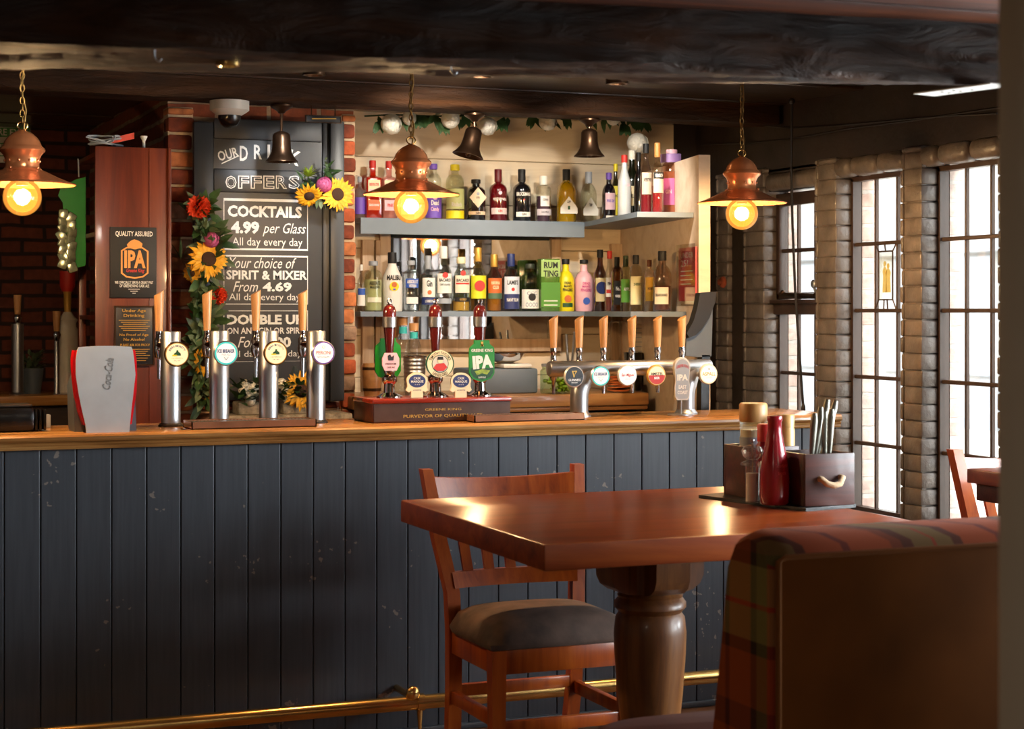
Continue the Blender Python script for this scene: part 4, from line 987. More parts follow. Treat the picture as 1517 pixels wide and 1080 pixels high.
for n, (yy, zz, h) in enumerate(((7.10, zs1, .22), (7.10, zs2, .20))):
    small_bottle('spirit_bottle', ('gold labelled spirit bottle on the upper side shelf of the mahogany cabinet', 'amber spirit bottle on the lower side shelf of the mahogany cabinet')[n], xx, yy, zz, .032, h, 'amber')

def flat_sign(name, label, cat, box, Y, m, thick=.012, frame=None, fw=.006):
    x0, y0, x1, y1 = box; a = P(x0, y1, Y); b = P(x1, y0, Y); c = (a + b) / 2
    t = thing(name, label, cat, (c.x, Y, c.z)); w, h = (b.x - a.x) / 2, (b.z - a.z) / 2
    mb = MB(); mb.cbox((-w, 0, -h), (w, thick, h), .002); pn = mb.build('panel', m, t, 30)
    if frame:
        mb = MB()
        mb.box((-w, -.004, -h), (-w + fw, .002, h)); mb.box((w - fw, -.004, -h), (w, .002, h)); mb.box((-w + fw, -.004, -h), (w - fw, .002, -h + fw)); mb.box((-w + fw, -.004, h - fw), (w - fw, .002, h)); mb.build('border', frame, t, 0)
    def loc(px, py): q = P(px, py, Y); return q.x - c.x, q.z - c.z
    def put(mb, i, s_, x0, y0, x1, y1, bold=.015, **kw):
        a = loc(x0, y1); b = loc(x1, y0); mb.mtl(i); text(mb, s_, (a[0] + b[0]) / 2, (a[1] + b[1]) / 2, b[0] - a[0], b[1] - a[1], -.0012, bold, **kw)
    return t, loc, put, pn
def poly_px(mb, i, loc, pts, y=-.0010): mb.mtl(i).add([(loc(*p)[0], y, loc(*p)[1]) for p in pts], [tuple(range(len(pts)))])
def lines_px(mb, i, loc, x0, x1, ys, hh=.9, y=-.0012):
    for k, yy in enumerate(ys):
        d = 3 * (k % 3); poly_px(mb, i, loc, [(x0 + d, yy + hh), (x1 - d, yy + hh), (x1 - d, yy), (x0 + d, yy)], y)
SY = KY - .013
t, loc, put, pn = flat_sign('ale_sign', 'black ale quality sign with orange shield on the mahogany cabinet', 'sign', (163, 337, 232, 441), SY, 'black_matte', .012)
mb = MB(); put(mb, 0, 'QUALITY ASSURED', 171, 343, 226, 351)
poly_px(mb, 1, loc, [(179, 371), (187, 366), (211, 366), (220, 372), (220, 405), (212, 411), (200, 413), (187, 411), (179, 405)][::-1])
poly_px(mb, 2, loc, [(181.5, 372), (188, 368), (210, 368), (217.5, 373), (217.5, 404), (211, 409), (200, 410.5), (188, 409), (181.5, 404)][::-1], -.0014)
poly_px(mb, 1, loc, [(188, 362), (193, 357), (199, 354.5), (206, 357), (211, 361), (210, 367), (200, 369.5), (189, 367)][::-1], -.0016)
mb.mtl(1); a = loc(184, 397); b = loc(215.5, 371); text(mb, 'IPA', (a[0] + b[0]) / 2, (a[1] + b[1]) / 2, b[0] - a[0], b[1] - a[1], -.0018, .04)
mb.mtl(3); a = loc(187, 405); b = loc(214, 398); text(mb, 'Greene King', (a[0] + b[0]) / 2, (a[1] + b[1]) / 2, b[0] - a[0], b[1] - a[1], -.0018, .02, .3)
put(mb, 0, 'WE OFFICIALLY SERVE A GREAT PINT', 170, 416.5, 227, 420.5); put(mb, 0, 'OF GREENE KING CASK ALE', 177, 421.5, 221, 425.5); lines_px(mb, 0, loc, 190, 207, [428, 431, 434], .7)
mb.build('print', ['white', 'orange_print', 'ink', 'redp'], pn, 0)
t, loc, put, pn = flat_sign('age_plaque', 'dark bronze under age drinking plaque with gilt border on the mahogany cabinet', 'plaque', (169, 453, 229, 542), SY, 'boardpaint', .010, 'bronze')
mb = MB(); put(mb, 0, 'Under Age', 181, 458, 216, 463.5); put(mb, 0, 'Drinking', 183, 465, 214, 471); lines_px(mb, 0, loc, 176, 222, [474, 477, 480, 483, 486, 489], .8)
put(mb, 0, 'No Proof of Age', 177, 494, 220, 499); put(mb, 0, 'No Alcohol', 183, 500.5, 214, 505); put(mb, 0, 'PLEASE ASK FOR PROOF', 178, 509, 222, 513); lines_px(mb, 0, loc, 178, 222, [517, 520, 523, 526, 530, 534], .8)
mb.build('print', ['gold'], pn, 0)

# clutter on top of the cabinet
X = PX(178, 7.15); t = thing('stapler', 'small orange-red stapler lying on top of the mahogany cabinet', 'stapler', (X, 7.12, kz), .3)
mb = MB(); mb.at((0, 0, 0), rz=.2); mb.cbox((-.055, -.018, 0), (.055, .018, .016), .004); mb.build('base', 'black', t)
mb = MB(); mb.hull([(-.055, -.014, .017), (-.055, .014, .017), (-.055, .014, .04), (-.055, -.014, .04)], [(.05, -.012, .045), (.05, .012, .045), (.05, .012, .07), (.05, -.012, .07)]); mb.build('arm', 'petal_r', t)
mb = MB(); pts = []
for k in range(60):
    a = k * .55; pts.append((.06 * sin(a) * (1 + .3 * sin(a * 2.3)) - .004 * (k % 5), .03 * cos(a * 1.3), .012 + .018 * (1 + sin(a * .7 + 1))))
mb.tube(pts, .0035, 6)
tag(mb.build('cable_coil', 'grey', loc=(kx0 + .05, 7.06, kz)), 'tangle of grey cable on top of the mahogany cabinet', 'cable')
mb = MB(); mb.lathe([(.006, 0), (.006, .035), (.014, .05), (.014, .055), (0.0, .055)], 14)
tag(mb.build('funnel', 'white', loc=(PX(213, 7.1), 7.1, kz)), 'small white upturned funnel on top of the mahogany cabinet', 'funnel')

# hanging green snack card
HY = 7.25; hx = PX(108, HY)
t = thing('snack_card', 'green hanging card of foil snack packets beside the cabinet', 'snack card', (hx, HY, PZ(108, 402, HY)))
o_ = lambda px, py: (PX(px, HY) - hx, PZ(px, py, HY) - PZ(108, 402, HY))
mb = MB(); mb.prism([o_(*p) for p in ((112, 266), (127, 262), (127, 393), (100, 402), (93, 300), (86, 290), (90, 278))][::-1], 0, .006); mb.build('card', 'green', t, 30)
mb = MB()
for k in range(16):
    a = o_(90 + (k % 2) * 13 + 4 * R(), 318 + 5.2 * k); mb.at((a[0], -.015, a[1]), rz=R() - .5, ry=(R() - .5) * 1.2); mb.cbox((-.02, -.010, -.022), (.02, .010, .022), .009)
mb.build('snack_packets', 'foil', t, 40)
mb = MB(); a = o_(117, 262); b = o_(116, 235); mb.tube([(a[0], .003, a[1]), (b[0], .003, b[1])], .003, 6); mb.build('hanging_string', 'grey', t)

# rear servery behind the bar on the left: counter, two taps, beer engine handle, plant
RY = 8.55
rx_0, rx_1 = PX(-160, RY), PX(150, RY); rz = PZ(60, 585, RY)
t = thing('rear_counter', 'dark wooden rear counter against the old brick wall', 'counter', ((rx_0 + rx_1) / 2, RY, 0)); w = (rx_1 - rx_0) / 2
mb = MB(); mb.cbox((-w, -.05, rz - .05), (w, .5, rz), .01); mb.build('counter_board', 'bar_top', t, 30)
mb = MB(); mb.box((-w + .05, 0, 0), (w - .05, .45, rz - .05)); mb.build('carcass', 'darkwood', t, 0)
def rear_tap(px, pt, ptop, pbot, label, slim=False):
    X = PX(px, RY + .1); t = thing('beer_tap', label, 'beer tap', (X, RY + .1, rz)); z1 = PZ(px, ptop, RY + .1) - rz; zt = PZ(px, pt, RY + .1) - rz
    mb = MB(); r = .012 if slim else .028; mb.lathe([(r * 1.4, 0), (r, .01), (r, z1), (0, z1 + .002)], 24); mb.build('column', 'steel', t)
    mb = MB(); mb.lathe([(.012, z1), (.02, z1 + .03), (.011, z1 + .05)], 14); mb.build('faucet', 'chrome', t)
    mb = MB(); mb.lathe([(.011, z1 + .02), (.016, z1 + .6 * (zt - z1)), (.019, zt)], 16); mb.build('lever', 'tapwood', t)
rear_tap(26, 437, 480, 570, 'steel beer tap on the rear counter, at the picture edge below the hanging lamp')
rear_tap(84, 461, 505, 575, 'slim chrome beer tap on the rear counter beside the small plant', True)
X = PX(100, RY + .25); t = thing('beer_engine', 'old rear beer pump with red cap and brass collar below the snack card', 'beer pump', (X, RY + .25, rz))
q = lambda py: PZ(100, py, RY + .25) - rz
mb = MB(); mb.lathe([(.05, 0), (.05, q(490)), (.042, q(484)), (.042, q(478)), (.048, q(474)), (.03, q(468)), (.018, q(462))], 20); mb.build('pump_body', 'offwhite', t)
mb = MB(); mb.lathe([(.014, q(465)), (.018, q(450)), (.018, q(436)), (.022, q(432))], 16); mb.build('collar', 'gold', t)
mb = MB(); mb.lathe([(.026, q(432)), (.036, q(424)), (.038, q(402)), (.0, q(401))], 20); mb.build('handle', 'redp', t)
X = PX(46, RY + .2); t = thing('potted_plant', 'small leafy plant in a grey pot on the rear counter', 'plant', (X, RY + .2, rz))
mb = MB(); mb.lathe([(.045, 0), (.06, .12), (.052, .12), (.05, .1)], 16); mb.build('pot', 'greybox', t)
mb = MB()
for k in range(70):
    a = R() * 6.28; mb.leaf((.03 * cos(a), .03 * sin(a), .1 + .08 * R()), (cos(a), sin(a), .4 + R()), .05, .02)
mb.build('foliage', 'leaf2', t, 0)
# lit notice at the far left
t, loc, put, pn = flat_sign('notice', 'pale green and white notice high on the far brick wall behind the lamp', 'notice', (-22, 187, 45, 240), 9.36, 'offwhite', .02)
mb = MB(); poly_px(mb, 0, loc, [(-20, 203), (44, 203), (44, 189), (-20, 189)]); put(mb, 1, 'FIRE EXIT', -12, 192, 40, 200); lines_px(mb, 0, loc, -14, 38, [212, 218, 224, 230], 1.5)
mb.build('print', ['green', 'white'], pn, 0)

# ================================================================= BLACKBOARD
BY = YCH - .055
q0, q1 = P(287, 594, BY), P(508, 181, BY)
bb = thing('blackboard', 'tall charcoal framed blackboard of drink offers on the brick chimney breast', 'blackboard', ((q0.x + q1.x) / 2, BY, q0.z)); bo = Vector(((q0.x + q1.x) / 2, BY, q0.z))
def bl_(px, py): v = P(px, py, BY) - bo; return v.x, v.z
w = (q1.x - q0.x) / 2; H = q1.z - q0.z
mb = MB(); mb.box((-w + .02, .01, .02), (w - .02, .03, H - .02)); surf = mb.build('panel', 'boardpaint', bb, 0)
def rail_px(mb, x0, y0, x1, y1, d=0.0, r=.008):
    a = bl_(x0, y1); b = bl_(x1, y0); mb.cbox((a[0], d, a[1]), (b[0], .03, b[1]), r)
mb = MB(); rail_px(mb, 287, 181, 317, 594); rail_px(mb, 478, 181, 508, 594); rail_px(mb, 317, 181, 478, 205); rail_px(mb, 317, 566, 478, 594); rail_px(mb, 317, 254, 478, 284, .001); mb.build('frame', 'boardframe', bb, 30)
mb = MB(); rail_px(mb, 487, 181, 508, 594, -.025, .006); mb.build('outer_moulding', 'boardframe', bb, 30)
def chalk(mb, s_, x0, y0, x1, y1, y=.0094, bold=.02, **kw):
    a = bl_(x0, y1); b = bl_(x1, y0); text(mb, s_, (a[0] + b[0]) / 2, (a[1] + b[1]) / 2, b[0] - a[0], b[1] - a[1], y, bold, **kw)
mb = MB()
chalk(mb, 'OUR', 323, 221, 354, 235, rot=.28); chalk(mb, 'D', 356, 216, 368, 238); chalk(mb, 'R', 377, 214.5, 389, 235.5); chalk(mb, 'I', 397, 214, 401, 235); chalk(mb, 'N', 408, 216, 423, 238); chalk(mb, 'K', 429, 223, 446, 244, rot=-.25)
a = bl_(329, 243); b = bl_(353, 232); mb.add([(a[0], .0094, a[1]), (b[0], .0094, b[1]), (b[0], .0094, b[1] + .005), (a[0], .0094, a[1] + .005)], [(0, 1, 2, 3)])
def rect_px(mb, x0, y0, x1, y1, t=1.0):
    for p in ((x0, y0, x1, y0 + t), (x0, y1 - t, x1, y1), (x0, y0, x0 + t, y1), (x1 - t, y0, x1, y1)):
        a = bl_(p[0], p[3]); b = bl_(p[2], p[1]); mb.add([(a[0], .0094, a[1]), (b[0], .0094, a[1]), (b[0], .0094, b[1]), (a[0], .0094, b[1])], [(0, 1, 2, 3)])
rect_px(mb, 332, 296, 457, 370); rect_px(mb, 332, 379, 457, 451); rect_px(mb, 332, 460, 457, 536)
chalk(mb, 'COCKTAILS', 338, 306, 448, 321, bold=.04); chalk(mb, '4.99', 343, 328, 385, 346, bold=.05); chalk(mb, 'per Glass', 390, 331, 454, 350, bold=0, shear=.35); chalk(mb, 'All day every day', 345, 353, 449, 367, bold=.0)
chalk(mb, 'Your choice of', 341, 382, 440, 397, bold=0, shear=.35); chalk(mb, 'SPIRIT & MIXER', 336, 401, 456, 414, bold=.03); chalk(mb, 'From', 346, 417, 383, 432, bold=0, shear=.35); chalk(mb, '4.69', 390, 418, 433, 432, bold=.04); chalk(mb, 'All day every day', 340, 435, 446, 448, bold=0)
chalk(mb, 'DOUBLE UP', 337, 466, 450, 481, bold=.04); chalk(mb, 'ON ANY GIN OR SPIRIT', 337, 485, 454, 495, bold=.02); chalk(mb, 'For', 353, 499, 380, 515, bold=0, shear=.35); chalk(mb, '2.00', 392, 499, 432, 515, bold=.04); chalk(mb, 'All day every day', 340, 519, 448, 532, bold=0)
mb.build('chalk_lettering', 'chalk', surf, 0)
mb = MB()
for k, ch in enumerate('OFFERS'):
    x = 334 + 18.7 * k; chalk(mb, ch, x, 260.5, x + 16.5, 279.5, .0004, .035)
lt = mb.build('chalk_lettering', 'chalk', bb, 0)
mb = MB()
for k, ch in enumerate('OFFERS'):
    x = 334 + 18.7 * k; chalk(mb, ch, x + 1.6, 262, x + 14.9, 278, -.0004, -.01)
mb.build('lettering_fill', 'boardframe', lt, 0)

# ================================================================= FLOWERS
def sunflower(parent, p, r, d=(0, -1, .1), m='petal_y', disc=True):
    d = Vector(d).normalized(); rot = d.to_track_quat('Z', 'Y').to_matrix().to_4x4(); T = Matrix.Translation(p) @ rot
    mb = MB(); mb.T = T
    for ring, (n, L_, up) in enumerate(((15, 1.0, .12), (15, .85, .3))):
        for k in range(n):
            a = 2 * pi * (k + .5 * ring) / n + .15 * (R() - .5); mb.leaf((r * .25 * cos(a), r * .25 * sin(a), 0), (cos(a), sin(a), up + .2 * (R() - .5)), r * .78 * L_ * (0.85 + .3 * R()), r * .27, bend=.5)
    mb.build('sunflower_head', m, parent, 0)
    mb = MB(); mb.T = T; mb.lathe([(r * .36, -.002), (r * .36, r * .08), (r * .26, r * .14), (0, r * .15)], 20); mb.build('seed_disc', 'disc', parent)
def pompom(parent, p, r, m, name='dahlia_head', n=110):
    mb = MB(); p = Vector(p)
    for k in range(n):
        z = 1 - 2 * (k + .5) / n; a = k * 2.39996; q = sqrt(1 - z * z); d = Vector((q * cos(a), q * sin(a), z)); mb.leaf(p + d * r * .3, d + Vector((0, 0, .2)), r * .75, r * .42, up=(sin(a), cos(a), .3), bend=.6)
    mb.build(name, m, parent, 0)
def rose(parent, p, r, m, name='rose_head', d=(0, -1, -.1)):
    rot = Vector(d).normalized().to_track_quat('Z', 'Y').to_matrix().to_4x4(); mb = MB(); mb.T = Matrix.Translation(p) @ rot
    for ring, (n, tilt, L_) in enumerate(((4, 1.35, .55), (6, 1.05, .72), (8, .72, .88), (9, .35, 1.0), (8, -.05, 1.0), (7, -.5, .85))):
        for k in range(n):
            a = 2 * pi * (k + .5 * (ring % 2)) / n + .2 * R(); ca, sa = cos(a), sin(a); ct, st = cos(tilt), sin(tilt)
            c = Vector((ca * ct, sa * ct, st)) * r * L_ * .62; t1 = Vector((-sa, ca, 0)); t2 = Vector((-ca * st, -sa * st, ct)); nn = Vector((ca * ct, sa * ct, st)); w = r * .48; vs = [c + nn * r * .12]
            for q in range(8):
                b = 2 * pi * q / 8; vs.append(c + t1 * w * cos(b) + t2 * w * .9 * sin(b) - nn * r * (.06 - .10 * max(0, sin(b)) * (.5 + R())))
            mb.add(vs, [(0, 1 + q, 1 + (q + 1) % 8) for q in range(8)])
    mb.build(name, m, parent, 30)
def vine(parent, pts, n, L_, spread, m='leaf', name='foliage', w=.45, down=0.0):
    mb = MB(); pts = [Vector(p) for p in pts]; mb.tube(pts, .004, 6)
    for k in range(n):
        t_ = R() * (len(pts) - 1); i = min(int(t_), len(pts) - 2); p = pts[i].lerp(pts[i + 1], t_ - i)
        d = Vector((R() - .5, -.6 * R() - .05, R() - .5 - down)).normalized(); mb.leaf(p + d * spread * R(), d, L_ * (.7 + .6 * R()), L_ * w, up=(R() - .5, -1, R() - .3))
    mb.build(name, m, parent, 0)
GY = BY - .045
gp = lambda px, py, dy=0.0: P(px, py, GY - dy)
ga = thing('flower_garland', 'trailing garland of sunflowers and red flowers down the left side of the blackboard', 'garland', gp(300, 600)); go = gp(300, 600)
L = lambda px, py, dy=0.0: gp(px, py, dy) - go
spine = [L(300, 300), L(296, 330), L(312, 360), L(304, 400), L(292, 440), L(306, 480), L(294, 520), L(302, 560), L(300, 595)]
vine(ga, spine, 150, .075, .035, 'leaf2', 'grey_foliage'); vine(ga, spine, 130, .08, .04, 'leaf', 'foliage')
mb = MB()
for k in range(8): mb.leaf(L(268, 385), (cos(k * .5 - 2.6), -.1, sin(k * .5 + .6)), .09, .014)
mb.build('blade_leaves', 'leaf', ga, 0)
pompom(ga, L(294, 307, .05), .05, 'petal_r'); pompom(ga, L(323, 438, .04), .038, 'petal_r'); rose(ga, L(313, 355, .05), .046, 'petal_p', d=(0, -1, .1))
sunflower(ga, L(309, 384, .05), .085, (.1, -1, .2)); sunflower(ga, L(303, 535, .05), .06, (-.6, -1, -.1)); sunflower(ga, L(304, 585, .03), .04, (-.5, -1, -.2)); sunflower(ga, L(284, 405, .03), .04, (-.6, -1, -.3))
g2 = thing('flower_spray', 'spray of two sunflowers and a pink rose pinned to the upper corner of the blackboard', 'flowers', gp(478, 285)); go = gp(478, 285)
vine(g2, [L(450, 268), L(470, 278), L(490, 280), L(482, 250)], 60, .05, .02, 'leaf', 'foliage', .3)
mb = MB()
for k in range(40): mb.leaf(L(456, 262, .03), (R() - .5, -.3, R() - .1), .055 * (.6 + R() * .5), .010)
mb.build('yellow_spray', 'lime', g2, 0)
mb = MB()
for k in range(18): mb.leaf(L(484 + 2 * sin(k), 268 - 1.8 * k, .01), (sin(k * 2.4), -.3, .3), .02, .012)
mb.build('grey_sprig', 'leaf2', g2, 0)
sunflower(g2, L(500, 288, .05), .075, (.1, -1, .1)); sunflower(g2, L(458, 290, .04), .06, (-.2, -1, -.9)); rose(g2, L(480, 274, .05), .046, 'petal_p', d=(-.2, -1, .2))
mb = MB()
for k in range(3): mb.leaf(L(472 + 3 * k, 293, .04), (.3 * (k - 1), -.2, -1), .05, .022)
mb.build('pale_leaves', 'leaf2', g2, 0)
# white flower planter on the brick ledge
PLY = 7.12; pz = PZ(400, 613, PLY)
tag(MB().cbox((PX(330, PLY), PLY - .08, 0), (PX(515, PLY), YCH + .0, pz), .01).build('ledge_box', 'stone'), 'low stone ledge under the blackboard holding the flower planters', 'ledge')
for n, (px0, px1) in enumerate(((356, 384), (422, 452))):
    a, b = PX(px0, PLY), PX(px1, PLY); t = thing('flower_planter', ('speckled stone planter with white flowers behind the middle taps', 'speckled stone planter with white flowers, fern and a sunflower')[n], 'planter', ((a + b) / 2, PLY, pz))
    go = Vector(((a + b) / 2, PLY, pz)); L3 = lambda px, py, dy=0.0: P(px, py, PLY - dy) - go
    mb = MB(); mb.cbox((-(b - a) / 2 - .02, -.05, 0), ((b - a) / 2 + .02, .06, PZ(440, 604, PLY) - pz + .03), .008); mb.build('stone_pot', 'stone', t, 30)
    mb = MB()
    for k in range(90):
        a_ = R() * 6.28; mb.leaf(((R() - .5) * .16, -.05 + .05 * (R() - .5), .05 + .08 * R()), (cos(a_), -.5 + sin(a_) * .5, .3 + .8 * R() - .6 * (k % 3 == 0)), .06, .024)
    mb.build('foliage', 'leaf', t, 0)
    for px, py in (((363, 570), (372, 573), (368, 585), (378, 580), (371, 594), (361, 578)), ((424, 578), (431, 572), (434, 582), (426, 590), (417, 568)))[n]:
        rose(t, L3(px, py, .05), .030, 'petal_w', 'white_bloom', (R() - .5, -1, .2))
    if n == 1:
        sunflower(t, L3(446, 579, .07), .078, (-.1, -1, .1))
        mb = MB()
        for k in range(11):
            for s_ in (-1, 1): mb.leaf(L3(436, 562 - 1.8 * k, .02), (s_, -.2, .5), .035 * (1 - k / 14), .010)
        mb.build('fern_frond', 'green', t, 0)
# white rose garland along the top of the alcove
WY = 7.35; wl = P(740, 175, WY)
ga = thing('rose_garland', 'garland of white roses and green leaves along the top of the bottle alcove', 'garland', wl); go = wl
L = lambda px, py, dy=0.0: P(px, py, WY - dy) - go
vine(ga, [L(540, 172), L(580, 170), L(640, 172), L(690, 172), L(740, 172), L(800, 171), L(860, 172), L(930, 172)], 40, .06, .02, 'leaf', 'foliage', .4, .3)
mb = MB()
for px, py, n in ((563, 186, 5), (598, 180, 3), (616, 178, 5), (629, 178, 4), (645, 178, 4), (655, 186, 4), (690, 178, 4), (742, 184, 3), (790, 180, 4), (838, 178, 4), (925, 190, 7), (950, 184, 7), (935, 178, 5), (900, 178, 4)):
    for k in range(n): mb.leaf(L(px, py - 8, .02), (1.3 * (R() - .5), -.4, -.5 - R() * .6), .075, .03, up=(0, -1, .3))
mb.build('long_leaves', 'leaf', ga, 0)
for px, py, r in ((579, 184, .062), (606, 175, .042), (667, 177, .056), (722, 187, .056), (811, 180, .056), (908, 176, .042)): rose(ga, L(px, py, .06), r, 'petal_w')
rose(ga, L(944, 212, .05), .066, 'petal_w', d=(-.2, -1, -.3))

# ================================================================= BOTTLE SHELVES
def L2(px, Y): return PX(px, Y)
SH1 = PZ(700, 325.5, 7.5); SH2 = PZ(700, 461.5, 7.5); SF = 7.5
def back_shelf(name, zt, th, xl, label):
    xr = PX(866, SF); t = thing(name, label, 'shelf', (xl, SF, zt - th))
    fr = ret_pt(0, 0.0, 0)
    d0 = Vector((rx1 - rx0, ry1 - ry0, 0)).normalized()
    e0 = Vector((xr, SF, 0)); tl = 0.88 if th > .04 else 0.78
    e1 = e0 + d0 * tl; w0 = ret_pt(0, 0.003, 0); k_ = (e1 - Vector((rx0, ry0, 0))).dot(d0); w1 = ret_pt(k_, .003, 0)
    mb = MB(); mb.box((0, 0.018 if th > .04 else 0, th - .022), (xr - xl, YB - SF - .035, th)); mb.build('back_board', 'shelf', t, 0)
    if th > .04:
        mb = MB(); mb.cbox((0, 0, 0), (xr - xl, .018, th), .002); mb.build('fascia', 'shelf', t, 0)
    o = Vector((xl, SF, 0)); mb = MB()
    pts = [e0 - o, e1 - o, w1 - o, w0 - o, Vector((xr - xl, YB - SF - .035, 0))]
    zz = (th - .022, th); n = len(pts)
    mb.add([(p.x, p.y, z) for z in zz for p in pts], [tuple(range(n - 1, -1, -1)), tuple(range(n, 2 * n))] + [(i, (i + 1) % n, (i + 1) % n + n, i + n) for i in range(n)])
    mb.build('return_board', 'shelf', t, 0)
    return t
XL = PX(531, SF) + .01
back_shelf('bottle_shelf', SH1, .072, XL, 'upper blue-grey bottle shelf with a deep fascia, running round the alcove corner')
back_shelf('bottle_shelf', SH2, .024, XL, 'lower thin blue-grey bottle shelf running round the alcove corner')
# mirror between and below the shelves, pale timber frame
mY = YB - .012
t = thing('mirror', 'wide wall mirror behind the lower row of bottles', 'mirror', (PX(696, mY), mY, PZ(696, 505, mY))); mo = Vector((PX(696, mY), mY, PZ(696, 505, mY)))
a = P(577, 503, mY) - mo; b = P(815, 347, mY) - mo
mb = MB(); mb.box((a.x, -.002, a.z), (b.x, .004, b.z)); mb.build('mirror_glass', 'mirror', t, 0)
mb = MB(); mb.cbox((a.x - .05, -.02, a.z - .06), (a.x, .006, b.z + .04), .004); mb.cbox((b.x, -.02, a.z - .06), (b.x + .05, .006, b.z + .04), .004); mb.cbox((a.x, -.02, a.z - .06), (b.x, .006, a.z), .004); mb.build('mirror_frame', 'pale_wood', t, 30)
mb = MB()
for px in (536, 556, 905): mb.cbox((PX(px, YB - .02), YB - .03, 1.0), (PX(px + 17, YB - .02), YB - .002, SH1 - .09), .004)
struct(mb.build('trim_13', 'pale_wood', smooth=30))

GL = {}
def gmat(tint, dens, body):
    k = (tint, dens, body)
    if k not in GL: GL[k] = glass('bottle_glass_%d' % len(GL), tint, .15, .04, dens, body)
    return GL[k]
CM = {}
def cmat(h):
    if h in M: return M[h]
    if h not in CM: CM[h] = mat('label_' + h, h, .5, var=.03)
    return CM[h]
def bprof(style, r, h):
    if style == 'gin': p = [(0, .0), (.94, 0), (1, .015), (1, .60), (.97, .64), (.80, .69), (.5, .72), (.36, .745), (.34, .9)]
    elif style == 'squat': p = [(0, 0), (.94, 0), (1, .02), (1, .66), (.95, .74), (.72, .80), (.42, .83), (.40, .9)]
    elif style == 'malibu': p = [(0, 0), (.94, 0), (1, .015), (1, .50), (.93, .58), (.62, .70), (.42, .78), (.38, .9)]
    elif style == 'tall': p = [(0, 0), (.94, 0), (1, .012), (1, .56), (.93, .62), (.6, .70), (.42, .76), (.40, .9)]
    elif style == 'round': p = [(0, 0), (.9, 0), (1, .03), (1, .55), (.93, .64), (.7, .72), (.4, .77), (.36, .9)]
    elif style == 'rect': p = [(0, 0), (.97, 0), (1, .01), (1, .68), (.97, .70), (.4, .735), (.34, .75), (.34, .9)]
    elif style == 'can': p = [(0, 0), (.97, 0), (1, .01), (1, .985), (.97, 1.0), (0, 1.0)]
    return [(a * r, c * h) for a, c in p]
def bottle(label, px, w, top, base, Y=None, X=None, style='gin', tint=(.92, .94, .92), dens=0.0, body='d0d4d0', liquid=None, fill=.6, cap='black', caph=.13, capw=1.25, labels=(), sq=0, group='', zs=None, face=.35, opaque=None):
    if X is not None: Y = PY(px, X)
    x = PX(px, Y); s = S(px, Y); r = w * s / 2; z = zs
    h = PZ(px, top, Y) - z
    t = thing('spirit_bottle', label, 'bottle', (x, Y, z + .0005), -bearing(px) * face, group)
    pr = bprof(style, r, h); n = 28
    mb = MB(); mb.lathe(pr, n, sq)
    gm = cmat(opaque) if opaque else gmat(tint, dens, body)
    if style == 'can': gb = mb.build('glass_body', gm, t, 35)
    else: gb = mb.build('glass_body', gm, t, 35)
    if liquid:
        lp = [(max(0, a - .0025), max(.004, c)) for a, c in pr if c < fill * h]; ra = lp[-1][0]
        mb = MB(); mb.lathe(lp + [(ra * .98, fill * h), (0, fill * h + .0005)], 20, sq); lm = glass('liq', liquid, .05, .1, .62, liquid) if liquid not in GL else GL[liquid]; GL[liquid] = lm; mb.build('liquid', lm, t, 35)
    if cap:
        nr = pr[-1][0] if style != 'can' else r * .4; c0 = h * (1 - caph)
        mb = MB(); mb.lathe([(nr * capw * .96, c0), (nr * capw, c0 + .003), (nr * capw, h - .003), (nr * capw * .92, h)], 20); mb.build('cap', cmat(cap), t, 30)
    for lb in labels:
        z0, z1, half, m = lb[:4]; flat = bool(sq)
        mb = MB(); mats = [cmat(m)]
        if len(lb) > 5 and lb[5] == 'diamond':
            y = -r - .001; mb.add([(-half * r, y, (z0 + z1) / 2 * h), (0, y, z0 * h), (half * r, y, (z0 + z1) / 2 * h), (0, y, z1 * h)], [(0, 1, 2, 3)])
        elif len(lb) > 5 and lb[5] == 'tri':
            y = -r - .001; mb.add([(-half * r, y, z0 * h), (half * r, y, z0 * h), (half * r, y, (z0 + .35 * (z1 - z0)) * h), (0, y, z1 * h), (-half * r, y, (z0 + .35 * (z1 - z0)) * h)], [(0, 1, 2, 3, 4)])
        elif len(lb) > 5 and lb[5] == 'disc':
            mb.at((0, 0, (z0 + z1) / 2 * h)); mb.disc((z1 - z0) / 2 * h, -r - .0012, 24); mb.at()
        else: mb.patch(r, z0 * h, z1 * h, half, 10, .0008, flat)
        lo = mb.build('label', mats, t, 30)
        tx = lb[4] if len(lb) > 4 else ()
        if tx:
            mb = MB(); mm = []
            for (s_, zc, hh, ww, c) in tx:
                if cmat(c) not in mm: mm.append(cmat(c))
                mb.mtl(mm.index(cmat(c)))
                if s_ == '|disc': mb.at((0, 0, zc * h)); mb.disc(hh * h, -r - .0019, 20); mb.at()
                elif s_.startswith('|bar'): mb.patch(r, (zc - hh / 2) * h, (zc + hh / 2) * h, ww * (1 if not flat else 1), 8, .0016, flat)
                else:
                    if flat: text(mb, s_, 0, zc * h, ww * r, hh * h, -r - .0022, .03)
                    else: text(mb, s_, 0, zc * h, ww * r, hh * h, 0, .03, wrap=r + .0018)
            mb.build('print', mm, lo, 0)
    return t
G1 = 'spirit bottles on the upper shelf'; G2 = 'spirit bottles on the lower shelf'
T = lambda *a, **k: bottle(*a, zs=SH1, group=G1, **k)
YT = 7.60
clear = (.92, .94, .92)
T('clear bottle with a purple tinge, half hidden by the brick column on the upper shelf', 533, 16, 262, 326, YT, tint=(.8, .74, .84), dens=.1, cap='grey', labels=[(.1, .5, 1.2, 'violet')])
